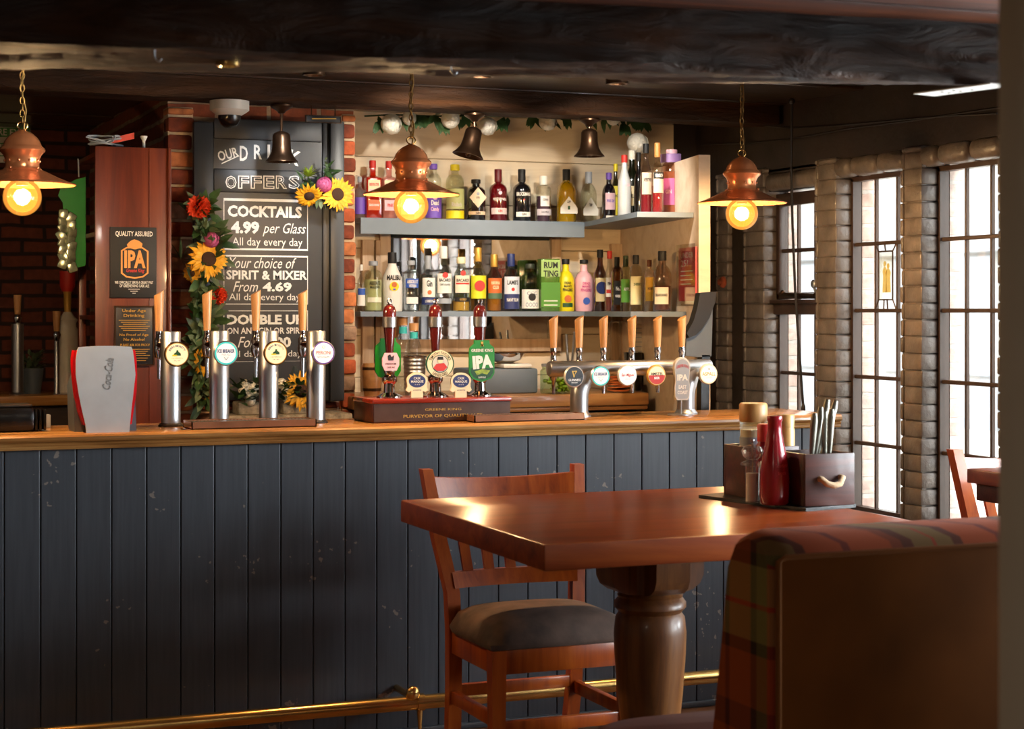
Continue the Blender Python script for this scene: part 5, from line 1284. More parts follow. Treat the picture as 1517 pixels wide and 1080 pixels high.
T('square bottle of orange-red gin with a red cap, first by the brick column', 552, 24, 238, 326, YT, style='rect', sq=8, tint=(.9, .2, .08), dens=.55, body='b8260c', cap='redp', labels=[(.40, .66, .75, 'cream', [('BEEFEATER', .58, .05, 1.2, 'redp'), ('|bar', .47, .05, .6, 'pink')]), (.14, .32, .75, 'orange', [('BLOOD ORANGE', .23, .04, 1.2, 'white')])])
T('square bottle of pink gin with a red cap, beside the orange-red bottle', 576, 23, 239, 326, YT, style='rect', sq=8, tint=(.92, .62, .58), dens=.25, body='d89088', cap='redp', labels=[(.40, .66, .75, 'cream', [('BEEFEATER', .58, .05, 1.2, 'redp'), ('|disc', .48, .05, 0, 'redp')]), (.14, .32, .75, 'pink', [('PINK', .23, .06, .8, 'redp')])])
T('clear bottle hidden behind the amber globe of the middle lamp', 603, 22, 255, 326, YT, labels=[(.1, .5, 1.1, 'cream')], cap='grey')
T('clear bottle with a purple cap and a mottled purple label', 642, 24, 243, 326, YT, style='squat', cap='violet', caph=.10, labels=[(.03, .55, 1.5, 'violet', [('|disc', .40, .045, 0, 'pink'), ('Dead', .30, .09, 1.0, 'white'), ('Candy', .18, .09, 1.1, 'pink')])])
T('clear bottle with a yellow cap and yellow-green label beside the purple capped bottle', 674, 27, 244, 327, YT, style='squat', tint=(.93, .95, .8), cap='yellow', caph=.11, labels=[(.03, .17, 1.5, 'yellow'), (.20, .56, 1.4, 'c9cf8c', [('|disc', .45, .05, 0, 'lime'), ('Rhubarb', .28, .08, 1.2, 'white')])])
T('squat black apothecary bottle with a cream diamond label', 705, 28, 266, 327, YT, style='squat', tint=(.12, .09, .08), dens=.85, body='1c1614', cap='ink', caph=.10, labels=[(.30, .80, .92, 'e6c9a8', [("HENDRICK'S", .55, .05, 1.1, 'ink'), ('|disc', .64, .04, 0, 'grey')], 'diamond'), (.14, .22, 1.1, 'e6c9a8', [('GIN', .18, .05, .5, 'ink')])])
T('dark red gin bottle with white lettering and a white band', 738, 26, 251, 327, YT, tint=(.4, .03, .05), dens=.8, body='5e0810', cap='5a0a12', caph=.24, labels=[(.13, .25, 1.1, 'cdb8b4', [('GIN', .19, .05, .5, 'redp')]), (.38, .56, .01, '5e0810', [('WHITLEY NEILL', .42, .05, 1.7, 'white'), ('|disc', .54, .035, 0, 'pink')])])
T('tall black gin bottle with white lettering and a white band', 773, 27, 251, 327, YT, tint=(.05, .05, .06), dens=.92, body='101014', cap='ink', caph=.24, labels=[(.09, .18, .9, 'white', [('GIN', .135, .05, .5, 'ink')]), (.4, .56, .01, '101014', [('BROCKMANS', .52, .07, 1.7, 'white'), ('|disc', .41, .02, 0, 'redp')])])
T('clear square-shouldered bottle with a white cap and white label over dark liquid', 805, 23, 261, 327, YT, style='squat', liquid=(.12, .06, .10), fill=.56, cap='white', caph=.2, labels=[(.34, .56, .62, 'e8e4e0', [('GIN', .48, .05, .7, 'ink')]), (.14, .28, 1.2, 'cfc6cc', [('LIQUEUR', .21, .04, 1.0, 'ink')])])
T('bright yellow gin bottle with black cap and white triangular label', 839, 29, 251, 328, YT, style='round', tint=(.85, .65, .05), dens=.5, body='c8a010', cap='ink', caph=.28, capw=1.1, labels=[(.16, .48, .9, 'white', [('|bar', .27, .07, .85, 'dgreen'), ('GIN', .38, .05, .7, 'ink')], 'tri')])
T('clear gin bottle with white triangular label beside the yellow bottle', 872, 24, 255, 328, YT, style='round', tint=(.9, .93, .88), cap='grey', caph=.22, labels=[(.14, .50, .95, 'white', [('HAYMANS', .36, .04, 1.4, 'ink'), ('|bar', .33, .015, .8, 'ink')], 'tri')])
YR = lambda k: None
T('dark bottle with a pink and white octagonal label near the alcove corner', 902, 20, 256, 327, X=3.50, style='round', tint=(.1, .08, .12), dens=.85, body='18141c', cap='violet', caph=.14, labels=[(.24, .58, .8, 'e4c0cc', [('PINK GIN', .42, .06, 1.2, 'violet')]), (.03, .12, .7, 'white')])
T('slim bottle with a bright yellow label and yellow cap beside a frosted bottle', 912, 13, 243, 325, X=3.56, style='tall', tint=(.2, .18, .1), dens=.6, body='302a10', cap='yellow', labels=[(.12, .62, 1.3, 'yellow', [('LIMONE', .45, .05, 1.3, 'ink')])])
T('tall frosted white bottle with a red cap at the alcove corner', 925, 20, 230, 322, X=3.43, style='malibu', tint=(.92, .94, .95), dens=.75, body='dfe4e8', cap='redp', caph=.12, labels=[(.30, .66, .01, 'dfe4e8', [('VODKA', .52, .05, 1.2, 'pink')])])
T('dark green bottle with a cream oval label behind the frosted bottle', 936, 20, 223, 323, X=3.53, style='tall', tint=(.1, .12, .06), dens=.8, body='14180c', cap='white', labels=[(.2, .48, .9, 'd8c8a0', [('RUM', .34, .06, .8, 'ink')])])
T('tall plain black bottle standing on the return shelf', 946, 14, 226, 321, X=3.54, style='tall', tint=(.06, .05, .05), dens=.92, body='0e0c0c', cap='ink')
T('slim bottle of red liqueur with a cream label and black cap', 957, 18, 213, 320, X=3.46, style='tall', tint=(.85, .8, .78), liquid=(.5, .03, .05), fill=.38, cap='ink', labels=[(.30, .60, 1.0, 'e0cdb4', [('APERITIVO', .5, .05, 1.4, 'ink')])])
T('bottle of red liqueur with a black capital-letter label and tan cork', 974, 18, 212, 320, X=3.43, style='tall', tint=(.88, .8, .7), liquid=(.45, .03, .05), fill=.40, cap='b8783c', caph=.2, labels=[(.30, .58, 1.0, 'c8bca8', [('|bar', .54, .09, .9, 'ink'), ('VERMOUTH', .54, .05, 1.4, 'white')])])
T('large copper pink bottle with a purple octagonal label at the end of the upper shelf', 995, 32, 222, 317, X=3.545, style='squat', tint=(.8, .6, .5), liquid=(.62, .32, .20), fill=.66, cap='pink', caph=.06, capw=1.3, labels=[(.16, .56, .55, 'b0508c', [('GIN', .36, .06, .6, 'pink')]), (.80, .93, 1.3, '8a6aa0')], face=1.6)

B = lambda *a, **k: bottle(*a, zs=SH2, group=G2, **k)
YL = 7.60
B('clear bottle with a blue label, half hidden by the brick column on the lower shelf', 535, 12, 392, 460, YL, labels=[(.12, .5, 1.2, 'white', [('|bar', .42, .14, 1.0, 'blue')])], cap='white')
B('clear bottle of pale yellow spirit with dark lettering and a silver stopper', 553, 27, 387, 460, YL, style='squat', tint=(.92, .94, .8), liquid=(.80, .82, .5), fill=.63, cap='grey', caph=.09, labels=[(.40, .62, .01, 'cream', [('ABSENTE', .56, .08, 1.3, 'ink'), ('MASON', .48, .06, 1.1, 'ink')]), (.18, .28, .85, 'e4e2c8')])
B('opaque white coconut rum bottle with a palm sunset on the front', 581, 30, 374, 460, YL, style='malibu', opaque='white', cap='ink', caph=.19, capw=1.15, labels=[(.50, .64, .01, 'white', [('MALIBU', .57, .09, 1.5, 'ink')]), (.34, .50, .4, 'yellow', [('|disc', .45, .045, 0, 'orange'), ('|bar', .37, .03, .3, 'violet')], 'disc')])
B('clear vodka bottle with blue lettering block and white band', 609, 24, 386, 460, YL, style='squat', cap='grey', caph=.09, labels=[(.46, .64, .9, 'blue', [('ABSOLUT', .58, .07, 1.5, 'white'), ('VODKA', .50, .06, 1.0, 'white')]), (.15, .28, .8, 'e8e8e4')])
B('clear gin bottle with an arched white label and navy base band', 634, 22, 379, 460, YL, style='tall', cap='grey', caph=.24, capw=1.1, labels=[(.26, .60, 1.0, 'white', [('Gin', .50, .12, .8, 'ink'), ('|disc', .34, .04, 0, 'orange')]), (.12, .25, 1.2, 'navy', [('LONDON', .185, .05, 1.2, 'white')])])
B('tall clear rum bottle with a white cap and white label', 657, 25, 365, 461, YL, style='tall', cap='white', caph=.19, capw=1.2, labels=[(.28, .58, 1.0, 'white', [('BACARDI', .48, .05, 1.5, 'ink'), ('|disc', .555, .045, 0, 'redp'), ('CARTA BLANCA', .41, .03, 1.3, 'ink')]), (.12, .2, .9, 'grey')])
B('clear bottle of golden rum with a cream and red label', 683, 27, 381, 461, YL, style='tall', liquid=(.75, .45, .08), fill=.2, cap='cream', caph=.12, labels=[(.34, .66, .9, 'e6d8c0', [('BACARDI', .57, .06, 1.5, 'ink'), ('|bar', .51, .03, .8, 'redp'), ('|disc', .70, .05, 0, 'redp')]), (.18, .26, 1.0, 'ink', [('GOLD', .22, .04, .8, 'gold')])])
B('white rum bottle with a large yellow-green label and red emblem', 708, 24, 367, 461, YL, style='tall', tint=(.92, .94, .84), cap='gold', caph=.22, capw=1.15, labels=[(.20, .56, 1.2, 'd8d62a', [('|disc', .40, .085, 0, 'redp'), ('HAVANA', .43, .045, .9, 'white'), ('CLUB', .37, .045, .7, 'white')])])
B('bottle of dark golden rum with an orange and green label', 732, 23, 377, 461, YL, style='tall', tint=(.85, .75, .6), liquid=(.62, .30, .04), fill=.3, cap='gold', caph=.22, capw=1.15, labels=[(.32, .58, 1.1, 'orange', [('HAVANA', .50, .06, 1.2, 'cream'), ('CLUB', .42, .06, .8, 'cream')]), (.22, .32, 1.1, '4a6a50')])
B('navy rum bottle with a white and blue label', 757, 25, 376, 461, YL, style='tall', tint=(.8, .82, .9), cap='navy', caph=.22, capw=1.15, labels=[(.30, .60, 1.1, 'd8dce4', [("LAMB'S", .50, .08, 1.4, 'ink'), ('|disc', .38, .03, 0, 'redp')]), (.04, .30, 1.1, '2a3566', [('NAVY RUM', .2, .06, 1.5, 'white')])])
B('squat clear bottle with a black and white scribbled label', 785, 27, 391, 461, YL, style='squat', tint=(.86, .92, .8), cap='2c3428', caph=.1, labels=[(.06, .46, 1.3, 'white', [('|disc', .30, .08, 0, 'ink'), ('OOOO', .14, .10, 1.5, 'grey'), ('CCC', .38, .08, 1.2, 'grey')])])
B('square green bottle with bold black lettering on the front', 812, 30, 384, 461, YL, style='can', sq=10, tint=(.55, .72, .3), dens=.55, body='6a9a3c', cap=None, labels=[(.66, .98, .97, '9cbc6c', [('RUM', .88, .12, 1.4, 'ink'), ('TING', .72, .12, 1.5, 'ink')]), (.08, .55, .97, '4c8a2c', [('|bar', .2, .02, .7, 'white'), ('|bar', .12, .02, .7, 'white')])])
B('bright yellow rum bottle with black hand lettering', 838, 26, 384, 461, YL, style='round', opaque='yellow', cap='ink', caph=.1, labels=[(.45, .60, .01, 'yellow', [("DEAD", .54, .05, .8, 'ink'), ("MAN'S", .48, .05, .9, 'ink'), ('FINGERS', .41, .06, 1.2, 'ink'), ('|disc', .24, .07, 0, 'orange'), ('|bar', .12, .08, .6, 'dgreen')])])
B('pale pink rum bottle with magenta hand lettering and blue print', 865, 28, 385, 461, YL, style='round', opaque='pink', cap='ink', caph=.08, labels=[(.45, .60, .01, 'pink', [("DEAD", .54, .05, .8, 'magenta'), ("MAN'S", .48, .05, .9, 'magenta'), ('FINGERS', .41, .06, 1.2, 'magenta'), ('|disc', .2, .07, 0, 'blue')])])
B('brown rum bottle with cream label and round blue emblem', 889, 19, 370, 460, X=3.49, style='tall', tint=(.4, .2, .1), dens=.5, body='3a1c0c', cap='ink', labels=[(.16, .54, 1.0, 'd8c494', [('|disc', .38, .10, 0, 'navy'), ('SPICED', .38, .04, .8, 'white')])])
B('clear bottle with a red cap and a white and red label', 903, 15, 372, 459, X=3.50, style='tall', liquid=(.3, .06, .04), fill=.4, cap='redp', labels=[(.24, .56, 1.0, 'white', [('PIMMS', .46, .05, 1.3, 'ink'), ('|bar', .33, .06, .9, 'redp')])])
B('square whiskey bottle with a black and white label', 914, 16, 381, 459, X=3.46, style='squat', sq=7, tint=(.5, .3, .15), dens=.3, body='4a2408', cap='ink', caph=.22, labels=[(.12, .56, .85, 'ink', [('No.7', .42, .08, 1.0, 'white'), ('WHISKEY', .28, .05, 1.3, 'white')])])
B('whiskey bottle with a bright green apple label', 927, 16, 379, 458, X=3.46, style='squat', tint=(.8, .8, .6), cap='2a3a18', caph=.2, labels=[(.16, .58, 1.2, '5a9a38', [('APPLE', .4, .06, 1.3, 'white')])])
B('bottle with a tall cream label and black cap beside the green labelled bottle', 942, 19, 378, 458, X=3.44, style='squat', tint=(.85, .8, .65), cap='ink', caph=.16, labels=[(.12, .62, 1.2, 'd8d0a0', [('SHERRY', .48, .05, 1.3, 'dgreen')])])
B('small bottle with a yellow label behind the cream labelled bottle', 962, 15, 385, 458, X=3.47, style='squat', tint=(.7, .5, .2), dens=.2, cap='6a3a18', labels=[(.2, .66, 1.1, 'd0a83c', [('HONEY', .44, .06, 1.2, 'ink')])])
B('round bottle of dark liqueur with cream shield label, last on the lower shelf', 981, 28, 372, 457, X=3.46, style='round', tint=(.75, .65, .55), liquid=(.20, .07, .04), fill=.42, cap='ink', caph=.16, labels=[(.12, .40, .8, 'd6c6a6', [('DISARONNO', .27, .05, 1.4, 'ink')])], face=1.2)
def px_of(v):
    z = v.x * sin(TH) + v.y * cos(TH); u = v.x * cos(TH) - v.y * sin(TH); return CX + u / z * FPX
def ret_t(px):
    a, b = 0.0, 2.0
    for _ in range(40):
        m = (a + b) / 2
        if px_of(ret_pt(m, 0, 0)) < px: a = m
        else: b = m
    return a
ta, tb = ret_t(1009), ret_t(1034)
c = ret_pt((ta + tb) / 2, .008, 0); zA, zB = PZ(1022, 446, c.y), PZ(1022, 367, c.y)
t = thing('age_poster', 'red age check poster in a clear holder on the pale partition', 'poster', (c.x, c.y, (zA + zB) / 2), RANG)
w, h = (tb - ta) / 2, (zB - zA) / 2
mb = MB(); mb.box((-w, -.003, -h), (w, .004, h)); pn = mb.build('poster_sheet', 'redsign', t, 0)
mb = MB(); text(mb, 'UNDER', 0, h * .72, w * 1.5, h * .2, -.0035, .0); text(mb, '25?', -w * .3, h * .42, w * .9, h * .24, -.0035, .0)
for k in range(4): mb.add([(-w * .75, -.0035, h * (.1 - .16 * k)), (w * (.7 - .2 * (k % 2)), -.0035, h * (.1 - .16 * k)), (w * (.7 - .2 * (k % 2)), -.0035, h * (.14 - .16 * k)), (-w * .75, -.0035, h * (.14 - .16 * k))], [(0, 1, 2, 3)])
mb.build('print', 'white', pn, 0)
mb = MB(); mb.box((-w - .01, -.010, -h - .02), (w + .01, -.007, h + .015)); mb.build('clear_holder', 'glass_clear', t, 0)

# ================================================================= BACK COUNTER AND WHAT STANDS ON IT
CY = 7.10
cz = PZ(850, 584, CY); bx0, bx1 = PX(535, CY), PX(962, CY)
t = thing('back_counter', 'light oak back counter with open dark shelving under the bottle alcove', 'counter', ((bx0 + bx1) / 2, CY, 0)); w = (bx1 - bx0) / 2
mb = MB(); mb.cbox((-w, 0, cz - .055), (w, YB - CY - .06, cz), .008); mb.cbox((-w, .01, cz - .075), (w, .04, cz - .052), .008); mb.build('counter_board', 'counter', t, 30)
for xx in (-w + .02, -.2, .3, w - .05):
    mb = MB(); mb.cbox((xx, .03, 0), (xx + .04, .45, cz - .055), .004); mb.build('upright', 'darkwood', t, 30)
mb = MB(); mb.box((-w + .02, .44, 0), (w, .46, cz - .055)); mb.build('backing', 'black_matte', t, 0)
for zz in (cz - .35, cz - .65):
    mb = MB(); mb.box((-w + .02, .05, zz), (w - .02, .44, zz + .02)); mb.build('shelf', 'darkwood', t, 0)
def onc(px, dy): return PX(px, CY + dy), CY + dy
x, y = onc(748, .14); s = S(748, y)
t = thing('storage_box', 'blue-grey storage box on the back counter behind the green ale clip', 'box', (x, y, cz))
mb = MB(); mb.cbox((-56 * s, 0, 0), (54 * s, .22, PZ(748, 546, y) - cz), .012); mb.build('box_body', 'greybox', t, 30)
mb = MB(); zt_ = PZ(748, 546, y) - cz; mb.cbox((-2 * s, .0, zt_), (44 * s, .2, zt_ + .02), .008); mb.build('box_lid', 'offwhite', t, 30)
x, y = onc(748, .22); t = thing('mixing_bowl', 'shiny steel scoop bowl lying on the blue-grey storage box', 'bowl', (x, y, cz + zt_ + .021))
mb = MB(); pr = [(0.0, 0), (.03, .001), (.07, .015), (.09, .045), (.087, .045), (.067, .018), (.03, .005), (0, .004)]; mb.lathe(pr, 28, cap0=False, cap1=False); mb.build('bowl_shell', 'chrome', t)
x, y = onc(614, .18); t = thing('ice_bucket', 'hammered silver ice bucket behind the beer engine', 'ice bucket', (x, y, cz)); s = S(614, y)
hb = PZ(614, 528, y) - cz
mb = MB(); n = 40; pr = []
for k in range(21):
    zz = hb * k / 20; pr.append((17 * s * (.88 + .12 * k / 20) + .0012 * (-1) ** k, zz))
mb.lathe(pr + [(17 * s, hb + .003), (16 * s, hb), (15 * s, hb * .4), (0, hb * .38)], n, cap1=False)
for k, v in enumerate(mb.v):
    if k % 2: mb.v[k] = (v[0] * .985, v[1] * .985, v[2])
mb.build('bucket_body', 'steel', t, 20)
mb = MB(); mb.torus(17.5 * s, .004, (0, 0, hb), 30, 6, 'Z'); mb.build('rim', 'chrome', t)
x, y = onc(551, .1); t = thing('wooden_barrel', 'small wooden barrel cup behind the beer engine, beside the brick column', 'barrel', (x, y, cz)); s = S(551, y); hb = PZ(551, 538, y) - cz
mb = MB(); mb.lathe([(11 * s, 0), (14 * s, hb * .3), (15 * s, hb * .6), (13.5 * s, hb), (12 * s, hb), (11 * s, hb * .8), (0, hb * .8)], 24); mb.build('barrel_body', 'counter', t)
mb = MB()
for zz in (.18, .8): mb.lathe([((13.2 + 1.4 * (zz < .5) * 0 + (.9 if zz > .5 else 0)) * s + .0015, hb * zz), ((13.5 + (.6 if zz > .5 else .4)) * s + .0015, hb * zz + .012)], 24, cap0=False, cap1=False)
mb.build('hoops', 'bronze', t)
for n, px in enumerate((597, 613)):
    x, y = onc(px, (.46, .36)[n]); tp = (470, 479)[n]; h = PZ(px, tp, y) - cz; s = S(px, y); t = thing('gin_bottle', ('clear gin bottle with teal neck label and cork, partly behind the first burgundy pump', 'clear gin bottle with teal neck label and cork, above the silver ice bucket')[n], 'bottle', (x, y, cz + .001))
    mb = MB(); r = 11 * s; mb.lathe([(r * .94, 0), (r, .01), (r, h * .66), (r * .8, h * .74), (r * .5, h * .78), (r * .48, h * .9)], 24); mb.build('glass_body', 'glass_clear', t)
    mb = MB(); mb.lathe([(r * .55, h * .78), (r * .55, h * .87)], 18); mb.build('neck_label', 'teal', t)
    mb = MB(); mb.lathe([(r * .62, h * .89), (r * .66, h)], 18); mb.build('cork', 'tapwood', t)
x, y = onc(826, .10); t = thing('lime_jar', 'glass jar of cut limes on the back counter behind the black badge', 'jar', (x, y, cz)); s = S(826, y); hj = PZ(826, 543, y) - cz
mb = MB(); mb.lathe([(25 * s, 0), (26 * s, .01), (26 * s, hj * .86), (23 * s, hj * .92), (23 * s, hj)], 28, cap1=False); mb.build('glass_body', 'glass_green', t)
mb = MB()
for k in range(38):
    a = R() * 6.28; q = 20 * s * sqrt(R()); mb.at((q * cos(a), q * sin(a), .012 + hj * .5 * R()), rx=R() * 3, rz=R() * 3); mb.cbox((-.012, -.006, -.008), (.012, .006, .008), .005)
tag_o = mb.build('lime_pieces', 'lime', t); tag_o['kind'] = 'stuff'
mb = MB(); mb.lathe([(24 * s, hj), (24 * s, hj + .012), (0, hj + .014)], 28); mb.build('lid', 'steel', t)
x, y = onc(918, .08); t = thing('orange_jar', 'glass jar of orange slices on the back counter behind the white badge', 'jar', (x, y, cz)); s = S(918, y); hj = PZ(918, 548, y) - cz
mb = MB(); mb.lathe([(22 * s, 0), (23 * s, .01), (23 * s, hj * .9), (20 * s, hj)], 28, cap1=False); mb.build('glass_body', 'glass_clear', t)
mb = MB()
for k in range(8): mb.at((.02 * (R() - .5), .02 * (R() - .5), .012 + .009 * k), rx=.3 * (R() - .5), ry=.3 * (R() - .5)); mb.cyl(17 * s, 0, .006, 18)
mb.build('orange_slices', 'orange', t)
for n, px in enumerate((905, 919)):
    x, y = onc(px, (.24, .36)[n]); s = S(px, y); t = thing('wine_glass', ('upturned stemmed glass on the back counter, between two oak levers', 'upturned stemmed glass on the back counter, nearer the receipts')[n], 'glass', (x, y, cz), 0, 'upturned glasses on the back counter')
    h = PZ(px, 476, y) - cz; r = 10.5 * s
    mb = MB(); mb.lathe([(r * .85, 0), (r, h * .18), (r * .95, h * .30), (r * .5, h * .42), (r * .14, h * .48)], 24, cap0=False, cap1=False); mb.build('bowl', 'glass_clear', t)
    mb = MB(); mb.lathe([(r * .14, h * .48), (r * .12, h * .9), (r * .3, h * .97), (r * .9, h), (0, h + .001)], 20); mb.build('stem', 'glass_clear', t)
x, y = onc(845, .2); t = thing('ice_tongs', 'steel tongs leaning on the back counter behind the second oak lever', 'tongs', (x, y, cz)); s = S(845, y)
mb = MB(); a = P(839, 495, y) - Vector((x, y, cz)); b = P(851, 492, y) - Vector((x, y, cz))
mb.tube([(.02, .05, .0), (a.x, 0, a.z)], .006, 8); mb.tube([(.02, .05, .0), (b.x, 0, b.z)], .006, 8); mb.build('tong_arms', 'steel', t)
x, y = onc(949, .26); s = S(949, y)
t = thing('price_list', 'tall white paper price list standing against the partition', 'paper', (x, y, cz)); hp = PZ(949, 480, y) - cz
mb = MB(); mb.box((-13 * s, 0, 0), (12 * s, .004, hp)); pn = mb.build('paper_sheet', 'offwhite', t, 0)
mb = MB()
for k in range(12): mb.add([(-11 * s, -.0008, hp * (.93 - .07 * k)), (6 * s * (1 - .3 * (k % 3)), -.0008, hp * (.93 - .07 * k)), (6 * s * (1 - .3 * (k % 3)), -.0008, hp * (.93 - .07 * k) + .004), (-11 * s, -.0008, hp * (.93 - .07 * k) + .004)], [(0, 1, 2, 3)])
mb.build('print', 'grey', pn, 0)
x, y = onc(938, .24); t = thing('utensil_pot', 'black utensil pot on the back counter behind the fourth lever', 'pot', (x, y, cz)); s = S(938, y)
mb = MB(); hp = PZ(938, 522, y) - cz; mb.lathe([(12 * s, 0), (14 * s, hp), (12.5 * s, hp), (11 * s, .02), (0, .02)], 24, cap1=False); mb.build('pot_body', 'black', t)

# till screen on a bracket at the partition end
TY = 6.50
x = PX(1030, TY); t = thing('till_screen', 'black till screen with curved stand and grey back beside the painted brick pier', 'till screen', (x, TY, BT + .1)); go = Vector((x, TY, BT + .1))
q = lambda px, py: (PX(px, TY) - x, PZ(px, py, TY) - BT - .1)
mb = MB(); mb.prism([q(*p) for p in ((1058, 432), (1056, 448), (1048, 470), (1036, 488), (1028, 496), (1018, 500), (1014, 494), (1024, 476), (1030, 455), (1034, 434))], -.02, .02); mb.build('curved_stand', 'black_matte', t, 35)
mb = MB(); mb.prism([q(*p) for p in ((1056, 455), (1054, 528), (1034, 529), (1016, 527), (1017, 502), (1036, 490), (1048, 474))], .0, .05); mb.build('screen_back', 'greybox', t, 25)
mb = MB(); mb.prism([q(*p) for p in ((1040, 526), (1052, 526), (1050, 640), (1038, 640))], .0, .04); mb.build('pole', 'black', t, 25)
x = PX(1022, 6.55)
mb = MB(); mb.cbox((-.02, -.02, 0), (.02, .02, PZ(1022, 560, 6.55)), .005); tag(mb.build('timber_post', 'boxwood', loc=(x + .05, 6.70, 0)), 'dark stained post at the end of the pale partition', 'post')

# bells under the header beam
def bell(px, py0, py1, label, tilt=0.0, Y=7.03):
    x = PX(px, Y); zt = 2.334; t = thing('hanging_bell', label, 'bell', (x, Y, zt), 0, 'bronze bells under the header beam'); s = S(px, Y)
    zm = PZ(px, py0, Y) - zt; z1 = PZ(px, py1, Y) - zt
    mb = MB(); mb.lathe([(.0, 0), (.045, 0), (.045, -.008), (.034, -.016), (.02, -.024), (.012, -.034), (0, -.036)][::-1], 24); mb.build('ceiling_mount', 'bronze', t)
    mb = MB(); mb.tube([(0, 0, -.03), (0, 0, zm)], .006, 8); mb.build('hanging_rod', 'bronze', t)
    H = zm - z1; mb = MB(); mb.at((0, 0, zm), ry=tilt)
    mb.lathe([(0, .004), (.012, .004), (.03, -.004), (.036, -.02 * H / .17), (.0375, -.45 * H), (.042, -.68 * H), (.054, -.86 * H), (.066, -.97 * H), (.067, -H), (.062, -H), (.05, -.88 * H), (.036, -.6 * H), (.03, -.1 * H), (0, -.05 * H)], 32, cap0=False, cap1=False); mb.build('bell_body', 'bronze', t)
    mb = MB(); mb.at((0, 0, zm), ry=tilt); mb.tube([(0, 0, -.1 * H), (0, 0, -.9 * H)], .003, 6); mb.sphere(.012, (0, 0, -.93 * H)); mb.build('clapper', 'bronze', t)
bell(417, 196, 240, 'bronze bell hanging in front of the drinks blackboard')
bell(703, 190, 233, 'bronze bell tilting to one side between white roses', .25)
bell(873, 192, 232, 'bronze bell hanging straight near the alcove corner')
CYC = 6.98; x = PX(340, CYC); zt = 2.334
t = thing('dome_camera', 'white dome security camera under the ceiling above the blackboard', 'camera', (x, CYC, zt))
mb = MB(); mb.lathe([(.045, -.058), (.066, -.045), (.078, -.036), (.078, 0)], 32); mb.build('housing', 'offwhite', t)
mb = MB(); mb.lathe([(0, -.108), (.02, -.105), (.036, -.092), (.045, -.07), (.046, -.056)], 28, cap0=False); mb.build('dome', 'black', t)
# small dark name plate on the header above the blackboard
t, loc, put, pn = flat_sign('licence_plate_sign', 'narrow dark licensee name board under the ceiling, above the blackboard', 'sign', (453, 172, 506, 181), 7.0, 'black_matte', .014, 'bronze', .003)
for sx in (-.05, .05):
    mb = MB(); mb.tube([(sx, .007, 0), (sx, .007, 2.338 - t.location.z)], .0025, 6); mb.build('hanger', 'bronze', t)
mb = MB(); lines_px(mb, 0, loc, 462, 498, [175.2], 1.4); mb.build('print', ['gold'], pn, 0)

# ================================================================= WINDOW SIDE DETAILS
x = XW - .04; y = PY(1065, x); t = thing('rosette_knob', 'small red-brown rosette knob on the painted brick pier', 'knob', (x + .03, y, PZ(1065, 418, y)))
mb = MB(); mb.at((0, 0, 0), ry=-pi / 2); mb.lathe([(.02, 0), (.028, .006), (.024, .016), (.012, .02), (.014, .03), (0, .034)], 20); mb.build('knob_body', 'brick0', t)
mb = MB(); X = XW - .06
zc0 = PZ(1172, 150, PY(1172, X)); pts = []
for px, py in ((1173, 150), (1172, 250), (1174, 330), (1178, 430), (1184, 520), (1190, 606)):
    yy = PY(px, X); pts.append((X, yy, PZ(px, py, yy)))
o = Vector(pts[0]); pts2 = [Vector(p) - o for p in pts]; mb.tube(pts2, .006, 8); mb.sphere(.014, (0, 0, 0)); mb.sphere(.016, tuple(pts2[-1]), sc=(.6, .6, 1.6))
tag(mb.build('pull_cord', 'cable', loc=o), 'long dark pull cord hanging across the first leaded window', 'cord')
for n, seq in enumerate((((1040, 178), (1110, 184), (1170, 190), (1240, 186), (1330, 178), (1400, 172), (1477, 168)), ((1040, 214), (1110, 212), (1175, 205), (1260, 190), (1340, 180), (1420, 168), (1490, 158)))):
    X = XW - .005; pts = []
    for px, py in seq: yy = PY(px, X); pts.append(Vector((X, yy, PZ(px, py, yy))))
    o = pts[0].copy(); mb = MB(); mb.tube([p - o for p in pts], .005, 6)
    tag(mb.build('wall_cable', 'cable', loc=o), ('upper dark cable pinned across the wall over the windows', 'lower dark cable sagging across the wall over the windows')[n], 'cable')
# white perforated bracket and cup hooks under the beam
zb2 = 2.035
a = ceil_pt(1368, 141, zb2); b = ceil_pt(1482, 126, zb2); d = (b - a); L_ = d.length; ang = atan2(d.y, d.x)
t = thing('metal_bracket', 'white perforated metal bracket strip under the end of the old beam', 'bracket', a, ang)
mb = MB(); mb.box((0, -.035, 0), (L_, .04, .003)); st = mb.build('strip', 'white', t, 0)
mb = MB()
for k in range(5): mb.at((L_ * (.3 + .15 * (k // 2)), .012 * (-1) ** k, -.0012)); mb.cyl(.004, 0, .001, 10)
mb.build('holes', 'black_matte', st, 0)
for n, (px, py) in enumerate(((229, 84), (668, 104))):
    c = ceil_pt(px, py, zb - .01); t = tag(MB().tube([(0, 0, .02), (0, 0, 0), (.004, 0, -.008), (.010, 0, -.010), (.015, 0, -.004)], .0018, 6).build('cup_hook', 'steel', loc=c), ('tiny steel cup hook under the old beam, near the lit spotlight', 'tiny steel cup hook under the old beam, just past the middle lamp chain')[n], 'hook')

